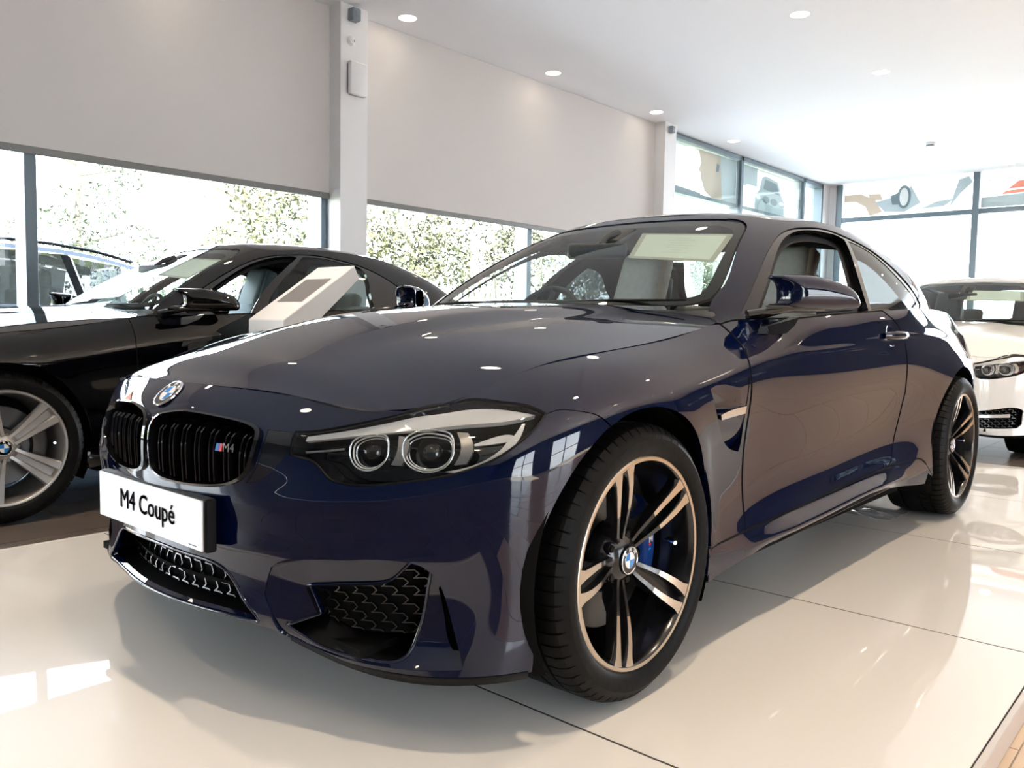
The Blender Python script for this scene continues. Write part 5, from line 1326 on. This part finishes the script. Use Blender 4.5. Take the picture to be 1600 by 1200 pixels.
    box('floor_pan', .42, 2.30, -.80, .80, .17, .20, DARK, car); box('front_tray', -.60, -.36, -.62, .62, .19, .21, DARK, car); box('engine_tray', -.36, .42, -.54, .54, .19, .21, DARK, car); box('rear_tray', 2.30, 3.60, -.54, .54, .22, .24, DARK, car)
    # ---- cabin
    box('firewall', .66, .70, -.74, .74, .20, .90, DARK, car)
    rounded('dashboard', .72, 1.12, -.70, .70, .80, .945, TRIMD, car, .05)
    st = empty('steering_wheel', (0, 0, 0)); st.parent = car
    M = Matrix.Translation((1.18, .37, .885)) @ Matrix.Rotation(math.radians(-66), 4, 'Y')
    a_ = [2*PI*k/40 for k in range(40)]; closed_tube('wheel_rim', [tuple(M @ Vector((.18*math.cos(t), .18*math.sin(t), 0))) for t in a_], .014, TRIMD, st, 8)
    bm = bmesh.new(); lathe(bm, [(.0001, -.02), (.06, -.018), (.065, .0), (.05, .03)], 24, 'z', M)
    for t in (0, PI, -PI/2): tube(bm, [tuple(M @ Vector((.05*math.cos(t), .05*math.sin(t), 0))), tuple(M @ Vector((.175*math.cos(t), .175*math.sin(t), 0)))], .013, 8)
    from_bm('wheel_hub', bm, TRIMD, st, 40)
    rounded('instrument_hood', .92, 1.12, .20, .56, .92, .985, TRIMD, car, .03)
    rounded('centre_console', .95, 1.9, -.11, .11, .40, .66, TRIMD, car, .03)
    seat(car, 1.72, -.37, leather, LEATHT if leather is LEATHER else leather); seat(car, 1.72, .37, leather, LEATHT if leather is LEATHER else leather)
    rounded('rear_seat_base', 2.05, 2.55, -.62, .62, .42, .56, leather, car, .04)
    M = Matrix.Translation((2.50, 0, .50)) @ Matrix.Rotation(math.radians(22), 4, 'Y')
    rounded('rear_seat_back', -.06, .06, -.60, .60, .0, .55, leather, car, .05, M=M)
    for y in (-.33, .33): rounded('rear_headrest', -.05, .05, y-.12, y+.12, .50, .66, TRIMD if leather is LEATHER else leather, car, .04, M=M)
    box('parcel_shelf', 2.60, 3.10, -.62, .62, .965, .985, TRIMD, car)
    # headlining and inner pillar faces
    class HLn:
        z = RF2.z; T = RF2.T
        def pos(s, u, v):
            u = np.atleast_1d(np.asarray(u, float)); v = np.atleast_1d(np.asarray(v, float)); return np.stack([u, -v, RF2().z(u, v)-.035], 1)
        nrm = Hood.nrm
    panel('headlining', HLn(), [(1.42, 0), (1.44, .3), (1.52, .50), (1.7, .56), (2.2, .56), (2.45, .50), (2.50, 0)], HEADL, car, [], sc=(1, 1), gap=0, side='join', step=.08, thick=0)
    inframe = [(.60, .03), (.72, .0)]+[(float(q), .0) for q in np.arange(.80, 2.2, .1)]+[(back0-.05, .02), (back0-.10, .97)]+[(float(q), .98) for q in np.arange(2.1, .55, -.1)]+[(.56, .97), (.578, .80), (.588, .4)]
    DI = [(a, b) for a, b in DLO]
    ins_frame = panel('pillar_trim', G, inframe, HEADL, car, [WIN, QUART] if gran else [shr(WIN, .93, .90), shr(QUART, .72, .72)], sc=gsc, gap=0, side='both', step=.05, thick=0, out=-.045, kink=60)
    # rear-view mirror with its sensor pod, parts of the screen
    rv = empty('cabin_mirror', (0, 0, 0)); rv.parent = car
    M = Matrix.Translation((1.075, .012, 1.185)) @ Matrix.Rotation(math.radians(14), 4, 'Z') @ Matrix.Rotation(math.radians(8), 4, 'Y')
    rounded('mirror_shell', -.016, .016, -.125, .125, -.030, .030, TRIMD, rv, .014, 4, M)
    bm = bmesh.new(); tube(bm, [(1.08, 0, 1.21), (1.13, 0, 1.245), (1.20, 0, 1.262)], [.010, .012, .02], 8); from_bm('mirror_stalk', bm, TRIMD, rv, 40)
    bm = bmesh.new(); bx(bm, 1.13, 1.27, -.055, .055, -.012, .012, .010, seg=2)
    bmesh.ops.transform(bm, matrix=Matrix.Translation((1.20, 0, 1.252)) @ Matrix.Rotation(math.radians(-26), 4, 'Y') @ Matrix.Translation((-1.20, 0, 0)), verts=bm.verts)
    from_bm('sensor_pod', bm, TRIMD, rv, 40)
    if gran is False or True: mirrors(car, body, GLOSSB, face == 'm')
    # ---- wheels
    for sg in (-1, 1):
        f = sg > 0
        make_wheel(car, 0, sg*.918, .3305, base=110, style=wheel_style, far=f)
        make_wheel(car, 2.812, sg*.932, .3375, R=.3375, W=.275, base=103, style=wheel_style, far=f)
    return car
INTP = [(.50, 2.55), (.70, 2.65), (.86, 2.60), (.905, 2.35), (.895, 1.35), (.86, 1.05), (.70, 1.0), (.50, 1.05), (.47, 1.3), (.47, 2.3)]
GW1 = [(0.699,0.03),(0.704,0.185),(0.709,0.401),(0.719,0.631),(0.742,0.755),(0.785,0.832),(0.842,0.862),(0.955,0.868),(1.137,0.852),(1.270,0.825),(1.318,0.790),(1.275,0.431),(1.284,0.21),(1.318,0.012),(0.994,0.004),(0.780,0.0),(.72,.0)]
GQ1 = [(1.357,0.778),(1.436,0.755),(1.597,0.654),(1.691,0.51),(1.767,0.343),(1.839,0.2),(1.868,0.103),(1.861,0.045),(1.795,0.020),(1.589,0.014),(1.345,0.014),(1.325,0.142),(1.313,0.343),(1.323,0.547)]
GD1 = [(0.655,-.012),(0.660,0.062),(0.666,0.203),(0.674,0.422),(0.692,0.67),(0.718,0.795),(0.768,0.870),(0.841,0.894),(0.999,0.900),(1.223,0.880),(1.388,0.825),(1.543,0.754),(1.675,0.640),(1.774,0.490),(1.865,0.291),(1.918,0.135),(1.930,0.051),(1.895,0.003),(1.584,-.004),(1.259,-.010),(0.994,-.014),(0.772,-.016)]
GW2 = [q for q in GW1 if q[0] < 1.0]+[]
GW2 = [(0.699,0.03),(0.704,0.185),(0.709,0.401),(0.719,0.631),(0.742,0.755),(0.785,0.832),(0.842,0.862),(0.94,0.866),(0.985,0.84),(0.955,0.431),(0.962,0.21),(0.985,0.008),(0.86,0.0),(.72,.0)]
GQ2 = [(1.035,0.85),(1.137,0.852),(1.30,0.82),(1.436,0.765),(1.577,0.664),(1.60,.55),(1.60,.3),(1.62,.02),(1.345,0.010),(1.05,0.010),(1.025,0.142),(1.013,0.343),(1.018,0.647)]
GD2 = GD1
ROOFM = noise_col(mat('carbon_roof', (.012, .011, .012), .3, .2, 1.0), 400, (.008, .008, .009), (.022, .020, .020))
# ------------------------------------------------------------------ things in the room
car1 = build_car('dark blue metallic two-door coupe with black wheels on the white display platform', 'car', None, NAVY)

car1.location.z = .001
# number plate
def number_plate(x, z, t, car_label):
    n_ = empty('number_plate', (0, 0, 0)); n_.parent = car1
    bm = bmesh.new(); k = 12
    rows = []
    for i in range(k+1):
        y = -.262+.524*i/k; xx = x
        rows.append([bm.verts.new((xx, y, z)), bm.verts.new((xx, y, z+.113)), bm.verts.new((xx+.004, y, z+.113)), bm.verts.new((xx+.004, y, z))])
    for i in range(k):
        for j in range(4): bm.faces.new((rows[i][j], rows[i][(j+1) % 4], rows[i+1][(j+1) % 4], rows[i+1][j]))
    bm.faces.new(rows[0]); bm.faces.new(rows[-1]); bmesh.ops.recalc_face_normals(bm, faces=bm.faces)
    from_bm('plate_face', bm, PLATEW, n_, 40)
    box('plate_holder', x+.0042, x+.032, -.272, .272, z-.004, z+.116, MATTB, n_, .004)
    M = frame_matrix((x-.0012, 0, z+.060), (-1, 0, 0))
    t_ = text_mesh('plate_lettering', 'M4 Coupé', .066, INK, n_, M, .0002, bold=0)
    bm = bmesh.new()
    for dy, dz in ((-.0012, 0), (.0012, 0), (-.0006, 0), (.0006, 0), (0, -.0009), (0, .0009), (0, 0)):
        k0 = len(bm.verts); bm.from_mesh(t_.data); bm.verts.ensure_lookup_table()
        for v in bm.verts[k0:]: v.co.y += dy; v.co.z += dz
    bm.to_mesh(t_.data); bm.free()
    box('plate_small_print', x-.0006, x, -.240, -.205, z+.007, z+.009, INK, n_)
number_plate(-.754, .3765, 'M4 Coupé', '')

# price sheets inside the screens
def sheet(P4, name, lab, cat, n_in=.006):
    o_ = empty(name, (0, 0, 0), 0, lab, cat); P = np.array(P4)
    def q(u, v): return P[0]*(1-u)*(1-v)+P[1]*u*(1-v)+P[2]*u*v+P[3]*(1-u)*v
    nn = np.cross(P[1]-P[0], P[3]-P[0]); nn /= np.linalg.norm(nn)
    if nn[2] < 0: nn = -nn
    def quad(nm, u0, u1, v0, v1, d, m_):
        k = 5; V = [q(u0+(u1-u0)*i/k, v0+(v1-v0)*j/k)+nn*d for i in range(k+1) for j in range(k+1)]
        F = [(i*(k+1)+j, (i+1)*(k+1)+j, (i+1)*(k+1)+j+1, i*(k+1)+j+1) for i in range(k) for j in range(k)]; return mesh(nm, V, F, m_, o_)
    quad('border', 0, 1, 0, 1, 0, PAPERB); quad('sheet', .06, .94, .07, .93, .0012, PAPER)
    bm = bmesh.new()
    for k in range(7):
        v = .2+.09*k; w_ = (.18, .30, .22, .34, .26, .12, .30)[k]
        c = [bm.verts.new(q(a, b)+nn*.002) for a, b in ((.5-w_/2, v), (.5+w_/2, v), (.5+w_/2, v+.012), (.5-w_/2, v+.012))]; bm.faces.new(c)
    from_bm('faint_print', bm, mat('faint_ink', (.62, .60, .52), .7), o_)
    return o_
def gp(u, v, d): P = G.pos([u], [v])[0]; return P-G.nrm([u], [v])[0]*d
sheet([gp(.106, .776, .012), gp(.530, .735, .012), gp(.522, .394, .012), gp(.189, .454, .012)], 'price_sheet', 'cream price sheet behind the windscreen of the dark blue coupe', 'sheet')

# the black car beside the window, the white one behind
car2 = build_car('black four-door car with silver twin-spoke wheels parked between the platform and the windows', 'car', None, BLACKP, gran=True, wheel_style='silver', face='plain', leather=LEATHG, name='four_door_car')
car2.location = (-.36, 3.14, -.055); car2.scale = (1.055, 1, 1.05)
car3 = build_car('white saloon car facing the camera behind the dark blue coupe', 'car', None, WHITEP, gran=True, wheel_style='silver', face='plain', leather=TRIMD, window_open=False, name='saloon', amber=True)
car3.location = (6.035, .124, -.06); car3.scale = (1.066, 1, 1.09)
def off(P, car): return [np.array(p)*np.array(car.scale)+np.array(car.location) for p in P]
sheet(off([gp(.106, .776, .012), gp(.530, .735, .012), gp(.522, .394, .012), gp(.189, .454, .012)], car2), 'price_sheet', 'pale price sheet behind the windscreen of the black car', 'sheet')
sheet(off([gp(.02, .72, .012), gp(.50, .70, .012), gp(.50, .45, .012), gp(.04, .46, .012)], car3), 'price_sheet', 'cream price sheet behind the windscreen of the white saloon', 'sheet')

# info stand: slanted lectern-like tablet stand
stn = empty('info_stand', (0, 0, 0), 0, 'white slanted information stand with a grey screen beside the black car', 'stand')
WST = mat('stand_white', (.84, .83, .82), .35); SCR = mat('stand_screen', (.20, .18, .17), .3)
A0 = Vector((.76, 0, .895)); A1 = Vector((1.204, 0, 1.197)); dr = (A1-A0).normalized(); nn = Vector((-dr.z, 0, dr.x)); ya, yb = 1.72, 2.05
bm = bmesh.new()
prism(bm, [(A0.x, A0.z), (A1.x, A1.z), (A1.x-nn.x*.085-.012, A1.z-nn.z*.085), (A0.x+.10-nn.x*.0, A0.z-.10), (A0.x, A0.z-.10)], lambda a, b: (a, ya, b), lambda a, b: (a, yb, b))
bmesh.ops.recalc_face_normals(bm, faces=bm.faces); bmesh.ops.bevel(bm, geom=list(bm.edges), offset=.004, segments=1, affect='EDGES'); from_bm('stand_head', bm, WST, stn)
box('stand_column', .765, .86, 1.78, 1.99, -.048, .80, WST, stn, .004); box('stand_foot', .66, 1.02, 1.74, 2.03, -.06, -.048, WST, stn, .003)
def sp_(t, w_, h): q = A0+dr*t+nn*h; return (q.x, yb-w_, q.z)
bm = bmesh.new(); vs = [bm.verts.new(sp_(*q)) for q in ((.17, .05, .0015), (.40, .05, .0015), (.40, .28, .0015), (.17, .28, .0015))]; bm.faces.new(vs); bmesh.ops.recalc_face_normals(bm, faces=bm.faces); from_bm('screen', bm, SCR, stn)

# protective mat under the rear wheel and a second sheet
MATC = glass_mat('clear_film', (.9, .9, .92), 1.5, .08, (.75, .76, .78), .45)
wm = empty('wheel_mat', (0, 0, 0), 0, 'crumpled clear plastic mat under the near rear wheel', 'mat')
bm = bmesh.new(); vs = []
rg = np.random.RandomState(2)
gx = np.linspace(2.42, 2.70, 9); gy = np.linspace(-.74, -.36, 7)
vv = [[bm.verts.new((x, y, .0015+(.012*rg.rand() if x < 2.62 else .0) )) for y in gy] for x in gx]
for i in range(8):
    for j in range(6): bm.faces.new((vv[i][j], vv[i+1][j], vv[i+1][j+1], vv[i][j+1]))
from_bm('plastic_sheet', bm, MATC, wm)

# blue estate outside the window
sv = empty('estate_car', (1.35, 7.95, -.12), 0, 'silver-blue tall estate car parked outside the left window', 'car')
def loft(name, secs, m_, close=True, smooth=35):
    bm = bmesh.new(); R_s = [[bm.verts.new(p) for p in s_] for s_ in secs]
    for a, b in zip(R_s[:-1], R_s[1:]):
        for i in range(len(a)-1): bm.faces.new((a[i], a[i+1], b[i+1], b[i]))
    bmesh.ops.recalc_face_normals(bm, faces=bm.faces); return from_bm(name, bm, m_, sv, smooth)
def sect(x, w_, zb, zs, zt, hw): return [(x, -w_+.06, zb), (x, -w_, zb+.12), (x, -w_, zs-.18), (x, -w_+.03, zs), (x, -w_+.05, zs+.02), (x, 0, zs+.03), (x, w_-.05, zs+.02), (x, w_-.03, zs), (x, w_, zs-.18), (x, w_, zb+.12), (x, w_-.06, zb)]
X = [-3.1, -3.0, -2.6, -1.8, -1.2, 0, 1.0, 1.25, 1.36]; W = [.70, .84, .92, .94, .94, .94, .93, .88, .80]; ZS = [.70, .86, .98, 1.06, 1.10, 1.12, 1.12, 1.10, 1.0]
loft('body', [sect(x, w_, .28, z, 0, 0) for x, w_, z in zip(X, W, ZS)], BLUEP)
def rf(x): return float(np.interp(x, [-1.7, -1.2, -.75, -.2, .35, .75, 1.0, 1.22], [1.17, 1.50, 1.70, 1.765, 1.745, 1.70, 1.65, 1.59]))
xs = [-.85, -.5, -.2, .1, .4, .7, .9, 1.1, 1.25]
loft('roof', [[(x, -.70, rf(x)-.075), (x, -.67, rf(x)-.03), (x, -.5, rf(x)), (x, 0, rf(x)+.02), (x, .5, rf(x)), (x, .67, rf(x)-.03), (x, .70, rf(x)-.075)] for x in xs], BLUEP)
for sg in (-1, 1):
    def qd(nm, P, m_, d=0, pr=None):
        return mesh(nm, [(x, sg*(.905-.205*(z-1.12)/.57+d), z) for x, z in P], [(0, 1, 2, 3)], m_, pr or sv)
    tz = lambda x: rf(x)-.085
    for x0, x1 in ((-1.05, -.62), (-.50, .02), (.10, .52), (.62, 1.0)):
        a, b = (x0, x1); sl = .0 if x1 < .6 else 0
        qd('side_window', [(a-.0, 1.13), (b, 1.13), (b-.02 if b < .55 else b-.0, tz(b)), (a+(.28 if a < -1 else .0) - (.14 if a > .6 else 0), tz(a-.0))], QGLASS, 0)
    for x0, x1, sl in ((-.60, -.50, .02), (.02, .10, .0), (.52, .62, -.12)):
        qd('pillar', [(x0, 1.13), (x1, 1.13), (x1+sl, tz(x1)+.01), (x0+sl, tz(x0)+.01)], DARK, .002)
    qd('bright_trim', [(.085, 1.13), (.105, 1.13), (.105, tz(.1)), (.085, tz(.1))], CHROME, .006); qd('bright_trim', [(.60, 1.13), (.615, 1.13), (.50, tz(.5)), (.485, tz(.5))], CHROME, .006)
    bm = bmesh.new(); tube(bm, [(x, sg*.66, rf(x)+.015) for x in np.linspace(-.7, 1.15, 10)], .016, 8); from_bm('roof_rail', bm, MATTB, sv, 40)
    for cx in (-2.1, .80):
        bm = bmesh.new(); lathe(bm, [(.24, -.0), (.34, -.01), (.36, .03), (.36, .20), (.24, .22)], 36, 'y', Matrix.Translation((cx, -.96 if sg < 0 else .74, .35))); bmesh.ops.recalc_face_normals(bm, faces=bm.faces); from_bm('tyre', bm, RUBBER, sv, 40)
        bm = bmesh.new(); lathe(bm, [(.0001, .03), (.06, .02), (.22, .04), (.245, .0)], 36, 'y', Matrix.Translation((cx, -.95 if sg < 0 else .93, .35))); from_bm('wheel_disc', bm, RIMSIL, sv, 40)
mesh('front_screen', [(-1.75, -.80, 1.12), (-1.75, .80, 1.12), (-.85, .62, rf(-.85)-.02), (-.85, -.62, rf(-.85)-.02)], [(0, 1, 2, 3)], WSGLASS, sv)
mesh('rear_screen', [(1.34, -.78, 1.12), (1.34, .78, 1.12), (1.22, .62, rf(1.2)-.03), (1.22, -.62, rf(1.2)-.03)], [(0, 1, 2, 3)], SDGLASS, sv)
box('cabin_lining', -1.2, 1.1, -.60, .60, .95, 1.12, TRIMD, sv)
for x in (-.45, .35):
    for y in (-.36, .36): rounded('headrest', x-.05, x+.05, y-.13, y+.13, 1.30, 1.50, TRIMD, sv, .04); rounded('seat_back', x-.07, x+.07, y-.24, y+.24, 1.0, 1.32, TRIMD, sv, .05)
index_kids()
